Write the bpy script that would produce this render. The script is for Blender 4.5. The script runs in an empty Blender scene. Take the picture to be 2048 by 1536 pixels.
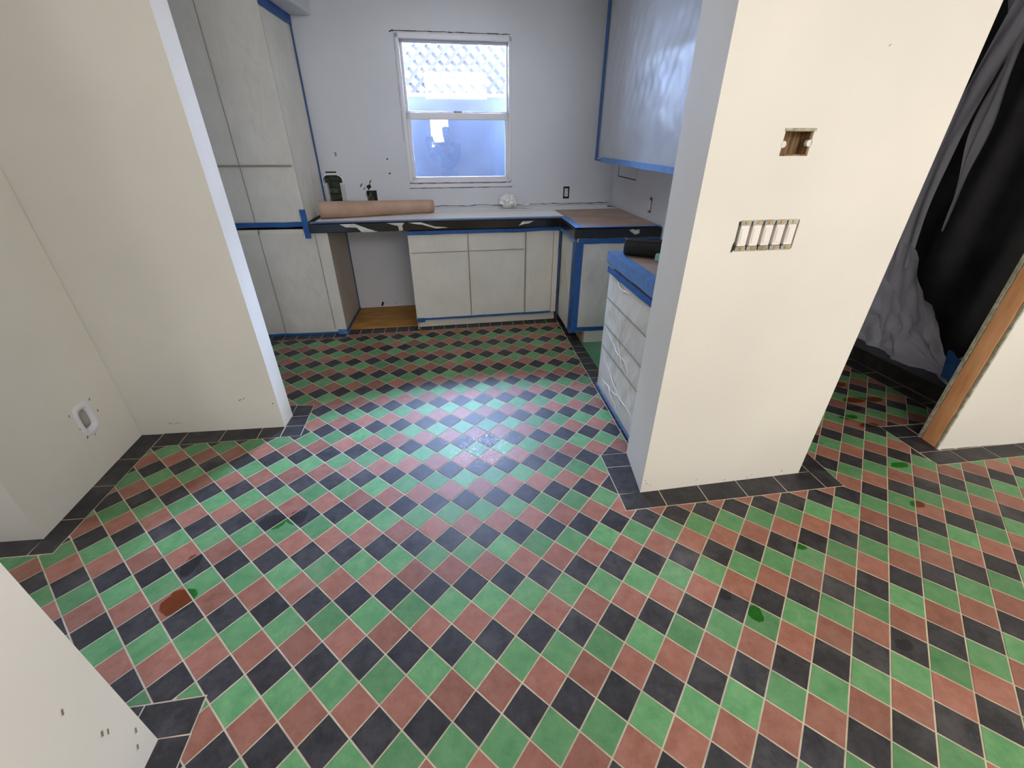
import bpy, bmesh, math, random
from mathutils import Vector, Matrix, noise
random.seed(7)
S = 0.1045                      # metres per floor-tile pitch: everything below is laid out in tile pitches
scene = bpy.context.scene
COL = scene.collection

# ------------------------------------------------------------------ camera, world, lights, exposure
CAM = Vector((-2.562818, -11.017553, 14.311241))
R = Matrix(((0.9921373, -0.1251493, 0.0010998), (0.0613174, 0.4937251, 0.8674536), (-0.1091043, -0.8605656, 0.4975169)))
FPX = 861.517
cd = bpy.data.cameras.new('camera'); cam = bpy.data.objects.new('camera', cd); COL.objects.link(cam)
M4 = R.transposed().to_4x4(); M4.translation = CAM * S
cam.matrix_world = M4
cd.sensor_fit = 'HORIZONTAL'; cd.sensor_width = 36; cd.lens = FPX * 36 / 2048; cd.clip_start = .02
scene.camera = cam

scene.view_settings.view_transform = 'Standard'; scene.view_settings.look = 'None'
scene.view_settings.gamma = 1; scene.view_settings.use_curve_mapping = False
scene.view_settings.exposure = 0.0
scene.cycles.max_bounces = 8; scene.cycles.diffuse_bounces = 4; scene.cycles.transparent_max_bounces = 12
scene.cycles.sample_clamp_indirect = 8.0; scene.cycles.use_denoising = True
scene.cycles.caustics_reflective = False; scene.cycles.caustics_refractive = False

w = bpy.data.worlds.new('sky'); scene.world = w; w.use_nodes = True
bgn = w.node_tree.nodes['Background']
wt = w.node_tree
# clear sky with a broad bright haze around a sun that stands to the right beyond the garden fence
tc = wt.nodes.new('ShaderNodeTexCoord'); dt = wt.nodes.new('ShaderNodeVectorMath'); dt.operation = 'DOT_PRODUCT'
dt.inputs[1].default_value = Vector((.42, .52, .78)).normalized(); wt.links.new(tc.outputs['Generated'], dt.inputs[0])
mx0 = wt.nodes.new('ShaderNodeMath'); mx0.operation = 'MAXIMUM'; mx0.inputs[1].default_value = 0; wt.links.new(dt.outputs['Value'], mx0.inputs[0])
pw0 = wt.nodes.new('ShaderNodeMath'); pw0.operation = 'POWER'; pw0.inputs[1].default_value = 6; wt.links.new(mx0.outputs[0], pw0.inputs[0])
ml0 = wt.nodes.new('ShaderNodeMath'); ml0.operation = 'MULTIPLY_ADD'; ml0.inputs[1].default_value = 760.0; ml0.inputs[2].default_value = 115.0; wt.links.new(pw0.outputs[0], ml0.inputs[0])
wt.links.new(ml0.outputs[0], bgn.inputs[1]); bgn.inputs[0].default_value = (0.45, 0.62, 1.0, 1)


def area(name, loc, target, sx, sy, power, col, portal=False):
    l = bpy.data.lights.new(name, 'AREA'); l.shape = 'RECTANGLE'; l.size = sx * S; l.size_y = sy * S
    l.energy = power; l.color = col
    o = bpy.data.objects.new(name, l); COL.objects.link(o)
    o.location = Vector(loc) * S
    d = (Vector(target) - Vector(loc)).normalized()
    o.rotation_euler = d.to_track_quat('-Z', 'Y').to_euler()
    if portal: l.cycles.is_portal = True
    return o


area('window_portal', (-1.8, 30.7, 15.8), (-1.8, 0, 15.8), 8.8, 10.4, 1, (1, 1, 1), True)
# daylight from living-room windows behind the camera, plus unseen fill lights added
area('rear_right_window', (25, -39, 13), (12, 6, 7), 20, 15, 18, (1, .965, .945))
area('rear_fill', (4, -24, 24.2), (1, 24, 3), 12, 8, 40, (1, .965, .945))  # unseen fill light added to brighten the kitchen fronts
area('right_side_fill', (40.3, -17, 13), (-20, 5, 3), 16, 13, 86, (1, .97, .955))  # added fill from the right, lifts the left and near walls
area('kitchen_fill', (-1, 19, 24.3), (-1, 19, 0), 7, 7, 10.5, (.88, .92, 1))  # no fixture here: soft cool fill added to lift the kitchen
area('rear_window', (1.4, -43.9, 15.5), (1.4, 0, 14.5), 4.0, 6.5, 22, (1, .97, .95))
area('room_fill', (4, -18, 24.0), (3, -14, 0), 14, 14, 27, (1, .97, .95))  # overhead fill added to raise the ambient level
area('side_hall_fill', (-29, -1.0, 12), (-10, -1.0, 8), 3.4, 14, 11, (.95, .95, 1))  # light added in the side hall to brighten the lower left

# ------------------------------------------------------------------ helpers


def lin(r, g, b):
    f = lambda c: (c / 255) / 12.92 if c / 255 <= .04045 else ((c / 255 + .055) / 1.055) ** 2.4
    return (f(r), f(g), f(b), 1)


def nn(nt, t, **kw):
    n = nt.nodes.new(t)
    for k, v in kw.items():
        if k in n.inputs: n.inputs[k].default_value = v
        else: setattr(n, k, v)
    return n


def mat(name, col, rough=.6, scale=3., amt=.12, bump=.0, bscale=40., metal=0., spec=.5, rand=0., stretch=None, col2=None, blo=.35, bhi=.65):
    """principled material: base colour mottled by object-space noise, with fine bump"""
    m = bpy.data.materials.new(name); m.use_nodes = True; nt = m.node_tree
    b = nt.nodes['Principled BSDF']; L = nt.links.new
    b.inputs['Roughness'].default_value = rough; b.inputs['Metallic'].default_value = metal
    b.inputs['Specular IOR Level'].default_value = spec
    geo = nn(nt, 'ShaderNodeNewGeometry'); src = geo.outputs['Position']
    if stretch:
        mp = nn(nt, 'ShaderNodeMapping'); mp.inputs['Scale'].default_value = stretch; L(src, mp.inputs['Vector']); src = mp.outputs[0]
    nz = nn(nt, 'ShaderNodeTexNoise', Scale=scale, Detail=5.); L(src, nz.inputs['Vector'])
    rp = nn(nt, 'ShaderNodeValToRGB'); L(nz.outputs['Fac'], rp.inputs[0])
    c = lin(*col); c2 = lin(*col2) if col2 else tuple(x * (1 - amt) for x in c[:3]) + (1,)
    c1 = tuple(min(1, x * (1 + amt * .5)) for x in c[:3]) + (1,)
    rp.color_ramp.elements[0].position = blo; rp.color_ramp.elements[0].color = c2
    rp.color_ramp.elements[1].position = bhi; rp.color_ramp.elements[1].color = c1
    out = rp.outputs[0]
    if rand:
        oi = nn(nt, 'ShaderNodeObjectInfo'); mr = nn(nt, 'ShaderNodeMapRange'); mr.inputs['To Min'].default_value = 1 - rand; mr.inputs['To Max'].default_value = 1 + rand
        L(oi.outputs['Random'], mr.inputs['Value'])
        hs = nn(nt, 'ShaderNodeHueSaturation'); L(mr.outputs[0], hs.inputs['Value']); L(out, hs.inputs['Color']); out = hs.outputs[0]
    L(out, b.inputs['Base Color'])
    if bump:
        bn = nn(nt, 'ShaderNodeTexNoise', Scale=bscale, Detail=4.); L(src, bn.inputs['Vector'])
        bp = nn(nt, 'ShaderNodeBump', Strength=bump, Distance=.004); L(bn.outputs['Fac'], bp.inputs['Height']); L(bp.outputs[0], b.inputs['Normal'])
    return m


def film(name, col, opacity, rough=.28, bump=.8, bscale=6., stretch=(1, 1, .35), transl=.0):
    """thin plastic masking film: partly see-through, creased, slightly glossy"""
    m = mat(name, col, rough, 5, .05, 0); nt = m.node_tree; L = nt.links.new
    b = nt.nodes['Principled BSDF']; o = nt.nodes['Material Output']
    geo = nn(nt, 'ShaderNodeNewGeometry'); mp = nn(nt, 'ShaderNodeMapping'); mp.inputs['Scale'].default_value = stretch; L(geo.outputs['Position'], mp.inputs['Vector'])
    wv = nn(nt, 'ShaderNodeTexNoise', Scale=bscale, Detail=3., Distortion=1.4); L(mp.outputs[0], wv.inputs['Vector'])
    rg = nn(nt, 'ShaderNodeMath', operation='SUBTRACT'); rg.inputs[1].default_value = .5; L(wv.outputs['Fac'], rg.inputs[0])
    ab = nn(nt, 'ShaderNodeMath', operation='ABSOLUTE'); L(rg.outputs[0], ab.inputs[0])
    bp = nn(nt, 'ShaderNodeBump', Strength=bump, Distance=.01); L(ab.outputs[0], bp.inputs['Height']); L(bp.outputs[0], b.inputs['Normal'])
    tr = nn(nt, 'ShaderNodeBsdfTransparent'); mx = nn(nt, 'ShaderNodeMixShader'); mx.inputs[0].default_value = opacity
    L(tr.outputs[0], mx.inputs[1]); L(b.outputs[0], mx.inputs[2]); L(mx.outputs[0], o.inputs['Surface'])
    return m


def glass_mat(name, tint, refl):
    m = bpy.data.materials.new(name); m.use_nodes = True; nt = m.node_tree; L = nt.links.new
    nt.nodes.remove(nt.nodes['Principled BSDF']); o = nt.nodes['Material Output']
    tr = nn(nt, 'ShaderNodeBsdfTransparent'); tr.inputs[0].default_value = tint
    gl = nn(nt, 'ShaderNodeBsdfGlossy', Roughness=.0); fr = nn(nt, 'ShaderNodeFresnel', IOR=refl)
    mx = nn(nt, 'ShaderNodeMixShader'); L(fr.outputs[0], mx.inputs[0]); L(tr.outputs[0], mx.inputs[1]); L(gl.outputs[0], mx.inputs[2]); L(mx.outputs[0], o.inputs['Surface'])
    return m


ORIG = {}


def wloc(o):
    return ORIG.get(o.name, Vector((0, 0, 0)))


def link(o, parent=None, origin=None):
    """origin: world position in tile pitches"""
    COL.objects.link(o)
    org = Vector(origin) if origin is not None else (wloc(parent) if parent else Vector((0, 0, 0)))
    ORIG[o.name] = org
    if parent: o.parent = parent; o.location = (org - wloc(parent)) * S
    else: o.location = org * S
    return org


class MB:
    """collects geometry in world tile pitches, builds it as one mesh object"""

    def __init__(s): s.v = []; s.f = []; s.mi = []; s.cur = 0; s.smooth = []; s.sm = False

    def add(s, vs, fs):
        n = len(s.v); s.v += [Vector(v) for v in vs]
        for f in fs: s.f.append([n + i for i in f]); s.mi.append(s.cur); s.smooth.append(s.sm)
        return s

    def prism(s, pts, z0, z1, top=None):
        n = len(pts); a = sum(pts[i][0] * pts[(i + 1) % n][1] - pts[(i + 1) % n][0] * pts[i][1] for i in range(n))
        if a < 0: pts = pts[::-1]
        vs = [(p[0], p[1], z0) for p in pts] + [(p[0], p[1], z1) for p in pts]
        return s.add(vs, [list(range(n))[::-1], list(range(n, 2 * n))] + [[i, (i + 1) % n, n + (i + 1) % n, n + i] for i in range(n)])

    def hexa(s, P):
        """8 points: bottom loop ccw 0-3, top loop 4-7"""
        return s.add(P, [[3, 2, 1, 0], [4, 5, 6, 7], [0, 1, 5, 4], [1, 2, 6, 5], [2, 3, 7, 6], [3, 0, 4, 7]])

    def box(s, fr, u0, u1, v0, v1, z0, z1):
        return s.hexa([fr(u0, v0, z0), fr(u1, v0, z0), fr(u1, v1, z0), fr(u0, v1, z0), fr(u0, v0, z1), fr(u1, v0, z1), fr(u1, v1, z1), fr(u0, v1, z1)])

    def grid(s, fn, nu, nv, thick=None):
        """surface fn(i/nu, j/nv)"""
        vs = [fn(i / nu, j / nv) for j in range(nv + 1) for i in range(nu + 1)]
        s.add(vs, [[j * (nu + 1) + i, j * (nu + 1) + i + 1, (j + 1) * (nu + 1) + i + 1, (j + 1) * (nu + 1) + i] for j in range(nv) for i in range(nu)])
        return s

    def tube(s, path, rad, n=8, cap=True, close=False):
        path = [Vector(p) for p in path]; m = len(path); rads = rad if isinstance(rad, (list, tuple)) else [rad] * m
        vs = []; up = Vector((0, 0, 1))
        for k, p in enumerate(path):
            d = (path[min(k + 1, m - 1)] - path[max(k - 1, 0)]).normalized()
            a = d.cross(up if abs(d.z) < .95 else Vector((1, 0, 0))).normalized(); b = d.cross(a)
            vs += [p + (a * math.cos(2 * math.pi * i / n) + b * math.sin(2 * math.pi * i / n)) * rads[k] for i in range(n)]
        fs = [[k * n + i, k * n + (i + 1) % n, (k + 1) * n + (i + 1) % n, (k + 1) * n + i] for k in range(m - 1) for i in range(n)]
        if cap: fs += [list(range(n))[::-1], [(m - 1) * n + i for i in range(n)]]
        return s.add(vs, fs)

    def build(s, name, mats, parent=None, origin=None, bevel=0, subsurf=0, solid=0, **props):
        me = bpy.data.meshes.new(name)
        o = bpy.data.objects.new(name, me)
        org = link(o, parent, origin)
        me.from_pydata([(v - org) * S for v in s.v], [], s.f)
        for m in (mats if isinstance(mats, (list, tuple)) else [mats]): me.materials.append(m)
        for p, i, sm in zip(me.polygons, s.mi, s.smooth): p.material_index = i; p.use_smooth = sm
        me.update()
        if bevel:
            b = o.modifiers.new('bevel', 'BEVEL'); b.width = bevel * S; b.segments = 2; b.limit_method = 'ANGLE'
        if solid:
            b = o.modifiers.new('solid', 'SOLIDIFY'); b.thickness = solid * S; b.offset = 0
        if subsurf:
            b = o.modifiers.new('sub', 'SUBSURF'); b.levels = b.render_levels = subsurf
        for k, v in props.items(): o[k] = v
        return o


def thing(name, loc, label, category, group=None):
    o = bpy.data.objects.new(name, None); link(o, None, loc); o.empty_display_size = .05
    o['label'] = label; o['category'] = category
    if group: o['group'] = group
    return o


def tag(o, label, category, group=None):
    o['label'] = label; o['category'] = category
    if group: o['group'] = group
    return o


def frame(ax, ay, bx, by):
    """u runs from a to b, v points to the left of that direction (away from a viewer who has a on the left)"""
    d = Vector((bx - ax, by - ay)).normalized(); n = Vector((-d.y, d.x))
    return lambda u, v, z: Vector((ax + d.x * u + n.x * v, ay + d.y * u + n.y * v, z))


ID = lambda u, v, z: Vector((u, v, z))


def holed_face(mb, fr, u0, u1, z0, z1, holes, depth):
    """vertical face at v=0 with rectangular openings (hu0,hu1,hz0,hz1) that have jambs of the given depth; normal to -v"""
    us = sorted({u0, u1, *[h[0] for h in holes], *[h[1] for h in holes]}); zs = sorted({z0, z1, *[h[2] for h in holes], *[h[3] for h in holes]})
    for i in range(len(us) - 1):
        for j in range(len(zs) - 1):
            cu = (us[i] + us[i + 1]) / 2; cz = (zs[j] + zs[j + 1]) / 2
            if any(h[0] < cu < h[1] and h[2] < cz < h[3] for h in holes): continue
            mb.add([fr(us[i], 0, zs[j]), fr(us[i + 1], 0, zs[j]), fr(us[i + 1], 0, zs[j + 1]), fr(us[i], 0, zs[j + 1])], [[0, 1, 2, 3]])
    for k, (a, b, c, d) in enumerate(holes):
        dp = depth[k]
        q = [(a, c), (b, c), (b, d), (a, d)]
        for e in range(4):
            (x0, y0), (x1, y1) = q[e], q[(e + 1) % 4]
            mb.add([fr(x0, 0, y0), fr(x0, dp, y0), fr(x1, dp, y1), fr(x1, 0, y1)], [[0, 1, 2, 3]])
    return mb


ZC = 24.6     # ceiling height

# ------------------------------------------------------------------ materials
M = {}
M['plaster'] = mat('cream_wall_paint', (221, 217, 208), .7, 1.6, .05, .10, 60)
M['plaster_k'] = mat('kitchen_wall_blue_cast', (212, 214, 220), .6, 1.3, .05, .10, 50)  # blue cast of the window light is mixed into this wall colour
M['ceil'] = mat('ceiling_paint', (225, 222, 214), .8)
M['raw_edge'] = mat('broken_plaster_edge', (178, 176, 156), .9, 30, .4, .8, 60)
M['dark_void'] = mat('dark_cavity', (40, 34, 28), .9, 20, .4)
M['grout'] = mat('beige_grout', (194, 180, 158), .9, 14, .2)
M['board'] = mat('stud_wood', (234, 176, 126), .65, 5, .25, .25, 20, stretch=(3, 3, .6), col2=(212, 148, 100))
M['ply'] = mat('plywood', (190, 140, 62), .6, 9, .22, .1, 30, stretch=(.5, 4, 1), col2=(150, 104, 46))
M['white_cab'] = mat('white_cabinet', (226, 222, 210), .5, 3, .04)
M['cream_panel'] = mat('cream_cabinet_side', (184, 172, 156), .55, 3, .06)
M['gap'] = mat('door_gap', (88, 78, 66), .9)
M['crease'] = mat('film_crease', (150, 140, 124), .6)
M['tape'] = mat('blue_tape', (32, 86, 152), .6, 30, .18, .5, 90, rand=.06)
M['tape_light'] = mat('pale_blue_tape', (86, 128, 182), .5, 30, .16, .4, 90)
M['film'] = film('masking_film', (234, 231, 221), .80, .32, .9, 7, (1, 1, .5))
M['film_clear'] = film('glossy_film', (186, 192, 204), .62, .34, .35, 5, (1.5, 1.5, .35))
M['film_floor'] = film('ghostly_film', (226, 228, 246), .62, .3, 1., 5, (1, 1, .6))
M['film_fold'] = mat('film_folds', (236, 236, 232), .25, 10, .1, .8, 50, spec=.7)
M['stone'] = mat('black_stone', (14, 14, 16), .18, 12, .3)
M['paper'] = mat('grey_board', (196, 192, 190), .6, 4, .08)
M['paper_tan'] = mat('tan_board', (164, 140, 126), .7, 6, .12)
M['paper_white'] = mat('white_board', (236, 234, 232), .3, 4, .06)
M['kraft'] = mat('kraft_paper', (178, 146, 124), .6, 8, .12, .1, 30)
M['kraft_dark'] = mat('kraft_edge', (110, 62, 48), .7)
M['torn'] = mat('torn_white_paper', (208, 206, 200), .7, 20, .2)
M['vinyl'] = mat('white_vinyl', (222, 222, 228), .4, 3, .03)
M['crack'] = mat('dark_crack', (70, 70, 82), .9, 30, .4)
M['nick'] = mat('wall_nick', (132, 122, 108), .9, 30, .4)
M['glass'] = glass_mat('window_glass', (.97, .98, 1, 1), 1.35)
M['glass_low'] = glass_mat('lower_glass', (.80, .86, .96, 1), 1.7)
M['lattice'] = mat('lattice_wood', (34, 28, 25), .8, 12, .15)
M['gwall'] = mat('garden_wall', (42, 41, 42), .8, 7, .3, .3, 20, col2=(34, 33, 35))
M['ground'] = mat('garden_ground', (44, 41, 38), .95, 4, .3)
M['black_fix'] = mat('black_fixture', (22, 22, 24), .5)
M['metal'] = mat('galvanised_metal', (150, 146, 136), .4, 30, .3, metal=.6)
M['brass'] = mat('brass_screw', (170, 140, 70), .35, metal=.8)
M['dev_white'] = mat('white_device', (228, 222, 216), .35)
M['blackroll'] = mat('black_rubber', (26, 28, 26), .75, 10, .5, .8, 50)
M['aqua'] = mat('pale_aqua', (160, 205, 200), .4)
M['green_floor'] = mat('green_painted_board', (84, 138, 100), .45, 5, .15)
M['dark_sheet'] = mat('dark_sheet', (56, 56, 62), .34, 3, .5, .6, 8)
M['curb'] = mat('dark_curb', (40, 38, 36), .8, 12, .6)
M['lath'] = mat('old_lath', (74, 82, 70), .9, 20, .5, .6, 40)
M['wire'] = mat('bare_wire', (140, 138, 100), .4)
M['box_wood'] = mat('box_wood', (150, 120, 84), .7, 10, .4, .3, stretch=(8, 8, 1), col2=(84, 58, 36))


def tile_mat(name, base, dark, seed, rough=.47):
    """cement tile: cloudy pigment, per-tile shade, wet patches and plaster dust with shapes of their own, painted glare swirls"""
    m = bpy.data.materials.new(name); m.use_nodes = True; nt = m.node_tree; L = nt.links.new; b = nt.nodes['Principled BSDF']
    geo = nn(nt, 'ShaderNodeNewGeometry'); pos = geo.outputs['Position']
    oi = nn(nt, 'ShaderNodeObjectInfo')
    ofs = nn(nt, 'ShaderNodeVectorMath', operation='SCALE'); L(oi.outputs['Location'], ofs.inputs[0]); ofs.inputs['Scale'].default_value = 9.
    av = nn(nt, 'ShaderNodeVectorMath', operation='ADD'); L(pos, av.inputs[0]); L(ofs.outputs[0], av.inputs[1])
    n1 = nn(nt, 'ShaderNodeTexNoise', Scale=17., Detail=9., Roughness=.72); L(av.outputs[0], n1.inputs['Vector'])
    rp = nn(nt, 'ShaderNodeValToRGB'); L(n1.outputs['Fac'], rp.inputs[0])
    rp.color_ramp.elements[0].position = .32; rp.color_ramp.elements[0].color = lin(*dark)
    rp.color_ramp.elements[1].position = .68; rp.color_ramp.elements[1].color = lin(*base)
    mr = nn(nt, 'ShaderNodeMapRange'); mr.inputs['To Min'].default_value = .78; mr.inputs['To Max'].default_value = 1.16; L(oi.outputs['Random'], mr.inputs['Value'])
    hs = nn(nt, 'ShaderNodeHueSaturation'); L(mr.outputs[0], hs.inputs['Value']); L(rp.outputs[0], hs.inputs['Color'])
    # dust film, large scale
    n2 = nn(nt, 'ShaderNodeTexNoise', Scale=2.6, Detail=6., Roughness=.7); L(pos, n2.inputs['Vector'])
    r2 = nn(nt, 'ShaderNodeMapRange'); r2.inputs['From Min'].default_value = .52; r2.inputs['From Max'].default_value = .75; r2.inputs['To Max'].default_value = .16; L(n2.outputs['Fac'], r2.inputs['Value'])
    dust = nn(nt, 'ShaderNodeMixRGB'); dust.inputs[2].default_value = lin(170, 165, 160); L(r2.outputs[0], dust.inputs[0]); L(hs.outputs[0], dust.inputs[1])
    # window-glare swirls painted into the tile colour, middle of the kitchen opening
    n3 = nn(nt, 'ShaderNodeTexNoise', Scale=19., Detail=1.5, Distortion=2.2); L(pos, n3.inputs['Vector'])
    s1 = nn(nt, 'ShaderNodeMath', operation='SUBTRACT'); s1.inputs[1].default_value = .5; L(n3.outputs['Fac'], s1.inputs[0])
    s2 = nn(nt, 'ShaderNodeMath', operation='ABSOLUTE'); L(s1.outputs[0], s2.inputs[0])
    s3 = nn(nt, 'ShaderNodeMath', operation='LESS_THAN'); s3.inputs[1].default_value = .013; L(s2.outputs[0], s3.inputs[0])

    def blob(x, y, rx, ry, soft=.25, ang=0.):
        vs = nn(nt, 'ShaderNodeVectorMath', operation='SUBTRACT'); L(pos, vs.inputs[0]); vs.inputs[1].default_value = (x * S, y * S, 0)
        mp = nn(nt, 'ShaderNodeMapping'); mp.inputs['Rotation'].default_value = (0, 0, ang); mp.inputs['Scale'].default_value = (1 / (rx * S), 1 / (ry * S), 0); L(vs.outputs[0], mp.inputs['Vector'])
        nz = nn(nt, 'ShaderNodeTexNoise', Scale=1.6, Detail=2.); L(mp.outputs[0], nz.inputs['Vector'])
        ln = nn(nt, 'ShaderNodeVectorMath', operation='LENGTH'); L(mp.outputs[0], ln.inputs[0])
        ad = nn(nt, 'ShaderNodeMath', operation='MULTIPLY_ADD'); L(nz.outputs['Fac'], ad.inputs[0]); ad.inputs[1].default_value = .7; L(ln.outputs['Value'], ad.inputs[2])
        m_ = nn(nt, 'ShaderNodeMapRange'); m_.inputs['From Min'].default_value = 1.35 + soft; m_.inputs['From Max'].default_value = 1.35 - soft; L(ad.outputs[0], m_.inputs['Value'])
        return m_.outputs[0]
    sw = nn(nt, 'ShaderNodeMath', operation='MULTIPLY'); L(s3.outputs[0], sw.inputs[0]); L(blob(-1.75, 7.3, 1.7, 1.3, .35), sw.inputs[1])
    sm = nn(nt, 'ShaderNodeMath', operation='MULTIPLY'); sm.inputs[1].default_value = .7; L(sw.outputs[0], sm.inputs[0])
    res = nn(nt, 'ShaderNodeMixRGB'); res.inputs[2].default_value = lin(235, 235, 235); L(sm.outputs[0], res.inputs[0]); L(dust.outputs[0], res.inputs[1])
    # wet patches
    wet = None
    for w_ in STAINS:
        o = blob(*w_)
        if wet is None: wet = o
        else:
            mx = nn(nt, 'ShaderNodeMath', operation='MAXIMUM'); L(wet, mx.inputs[0]); L(o, mx.inputs[1]); wet = mx.outputs[0]
    wc = nn(nt, 'ShaderNodeHueSaturation', Saturation=1.75, Value=.42); L(res.outputs[0], wc.inputs['Color'])
    wm = nn(nt, 'ShaderNodeMixRGB'); L(wet, wm.inputs[0]); L(res.outputs[0], wm.inputs[1]); L(wc.outputs[0], wm.inputs[2])
    L(wm.outputs[0], b.inputs['Base Color'])
    rr = nn(nt, 'ShaderNodeMapRange'); rr.inputs['To Min'].default_value = rough - .06; rr.inputs['To Max'].default_value = rough + .10; L(n1.outputs['Fac'], rr.inputs['Value'])
    L(rr.outputs[0], b.inputs['Roughness'])
    bp = nn(nt, 'ShaderNodeBump', Strength=.18, Distance=.002); L(n1.outputs['Fac'], bp.inputs['Height']); L(bp.outputs[0], b.inputs['Normal'])
    b.inputs['Specular IOR Level'].default_value = .34
    return m


STAINS = [(-11.05, 3.22, .62, .42, .05), (-10.1, 3.35, .42, .38, .06), (-13.1, -.2, .55, .5, .05), (-13.45, 1.35, .3, .5, .08), (6.95, -3.15, .26, .3, .05),
          (18.94, 3.2, .5, .2, .12), (20.3, 6.5, .6, .22, .12), (19.8, 7.4, .6, .22, .12), (21.7, 9.1, .8, .3, .12), (22.9, 9.0, .7, .28, .12), (20.9, 8.2, .6, .25, .12),
          (17.33, .72, .35, .2, .12), (10.5, -.69, .3, .22, .14), (6.28, -2.37, .25, .2, .14), (11.1, -4.75, .3, .18, .1), (22.0, 11.0, .8, .3, .14)]
TG = tile_mat('green_cement', (108, 154, 104), (76, 130, 84), 1)
TR = tile_mat('red_cement', (160, 110, 94), (134, 86, 70), 2)
TB = tile_mat('black_cement', (66, 64, 67), (32, 32, 35), 3)

# ------------------------------------------------------------------ walls
P_L0, P_L1 = (-20.07, 3.44), (-20.43, 10.62)
WALLS = {}


def wall(name, pts, mats, z1=ZC, face=None, holes=(), depth=(), z0=-.3, bevel=.06):
    """solid block; face = index of the footprint edge that carries openings"""
    WALLS[name] = pts
    mb = MB()
    n = len(pts)
    mb.add([(p[0], p[1], z1) for p in pts], [list(range(n))]); mb.add([(p[0], p[1], z0) for p in pts], [list(range(n))[::-1]])
    for i in range(n):
        a, b = pts[i], pts[(i + 1) % n]
        if i == face:
            L_ = math.dist(a, b); holed_face(mb, frame(*a, *b), 0, L_, z0, z1, holes, depth)
        else: mb.add([(a[0], a[1], z0), (b[0], b[1], z0), (b[0], b[1], z1), (a[0], a[1], z1)], [[0, 1, 2, 3]])
    return mb.build(name, mats, None, (pts[0][0], pts[0][1], 0), kind='structure')


# footprints are counter-clockwise, so v of frame(a, b) points into the wall


def cw(pts):
    a = sum(pts[i][0] * pts[(i + 1) % len(pts)][1] - pts[(i + 1) % len(pts)][0] * pts[i][1] for i in range(len(pts)))
    return a < 0


# left wall: the face runs from P_L0 (near) to P_L1 (far) on its +X side
wl = [P_L0, P_L1, (-30, 10.8), (-30, 3.75)]
assert not cw(wl)
holes_l = [(4.35, 5.0, 2.25, 3.35)]
wall_left = wall('wall_left', wl, M['plaster'], face=0, holes=holes_l, depth=[1.2])
wp = [(-20.43, 10.64), (-12.84, 10.48), (-12.76, 11.62), (-30, 11.9), (-30, 10.8)]
wall_partition = wall('wall_partition', wp, M['plaster'])
WC0, WC1 = (5.21, 2.96), (13.47, 3.31)
fc = frame(*WC0, *WC1)
hc = [(2.43, 3.42, 13.80, 14.50), (1.62, 3.90, 10.93, 11.88)]
wall_column = wall('wall_column', [WC0, WC1, (13.5, 5.95), (5.62, 5.87)], M['plaster'], face=0, holes=hc, depth=[.55, .45])
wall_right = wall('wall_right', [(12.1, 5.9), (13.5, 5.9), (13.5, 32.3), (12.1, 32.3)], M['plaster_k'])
ws = [(22.07, 4.07), (41, 3.9), (41, 5.1), (22.17, 5.22)]
wall_stub = wall('wall_right_end', ws, M['plaster'])
wall_near = wall('wall_near_left', [(-11.5, -4.45), (-30, -4.45), (-30, -46), (-11.5, -46)], M['plaster'])

# back wall with window opening, niche and boxes
BA, BB = (-19.0, 29.714), (12.1, 30.984)
fb = frame(*BA, *BB)
def bu(x): return (x + 19.0) / math.cos(math.atan2(BB[1] - BA[1], BB[0] - BA[0]))
niche = (bu(-13.15), bu(-11.66), 8.4, 11.55)
ebox = (bu(-9.83), bu(-9.0), 9.38, 10.35)
tri = (bu(-9.85), bu(-9.5), 10.38, 10.75)
WU0, WU1 = bu(-6.15), bu(2.62)
wh = (WU0 + .12, WU1 - .12, 10.62, 20.95)
o1 = (bu(7.42), bu(7.98), 9.42, 10.42)
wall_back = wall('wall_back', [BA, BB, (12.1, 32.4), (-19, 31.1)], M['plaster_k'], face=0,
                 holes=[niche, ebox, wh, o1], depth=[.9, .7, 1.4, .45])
# the window opening goes right through: rebuild the rear face of the wall with the same opening
me = wall_back.data
bm = bmesh.new(); bm.from_mesh(me)
for f in list(bm.faces):
    c = f.calc_center_median() / S + wloc(wall_back)
    if f.normal.y > .9 or (abs(c.y - 31.7) < .5 and abs(f.normal.y) > .9 and c.x > -5 and c.x < -2 and len(f.verts) == 4 and f.calc_area() > 20 * S * S * 10):
        bm.faces.remove(f)
bm.to_mesh(me); bm.free()
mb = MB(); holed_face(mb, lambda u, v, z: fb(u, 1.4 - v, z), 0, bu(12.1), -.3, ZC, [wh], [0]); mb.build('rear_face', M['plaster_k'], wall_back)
mb = MB(); mb.box(fb, niche[0], niche[1], .9, 1.0, niche[2], niche[3]); mb.build('cavity_back', M['lath'], wall_back)
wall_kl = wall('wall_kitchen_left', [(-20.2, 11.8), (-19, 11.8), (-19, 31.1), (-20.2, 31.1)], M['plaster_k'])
# rooms beyond and behind the camera
wall_rear = wall('wall_rear', [(-11.5, -45), (41, -45), (41, -44), (-11.5, -44)][::1], M['plaster'])
wall_fr = wall('wall_far_right', [(41, -44), (42, -44), (42, 24), (41, 24)], M['plaster'])
wall_he = wall('wall_hall_end', [(13.5, 21.2), (41, 21.2), (41, 22.2), (13.5, 22.2)], M['dark_sheet'])
wall_hl = wall('wall_side_hall', [(-31, -4.45), (-30, -4.45), (-30, 3.75), (-31, 3.75)], M['plaster'])
mb = MB(); mb.box(ID, -31, 42, -46, 32.4, ZC, ZC + .8); mb.build('ceiling', M['ceil'], kind='structure')
mb = MB(); mb.hexa([(-33, -48, ZC + .8), (44, -48, ZC + .8), (44, 33.6, ZC + .8), (-33, 33.6, ZC + .8), (-33, -10, 52), (44, -10, 52), (44, 30, 46), (-33, 30, 46)])
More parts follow.
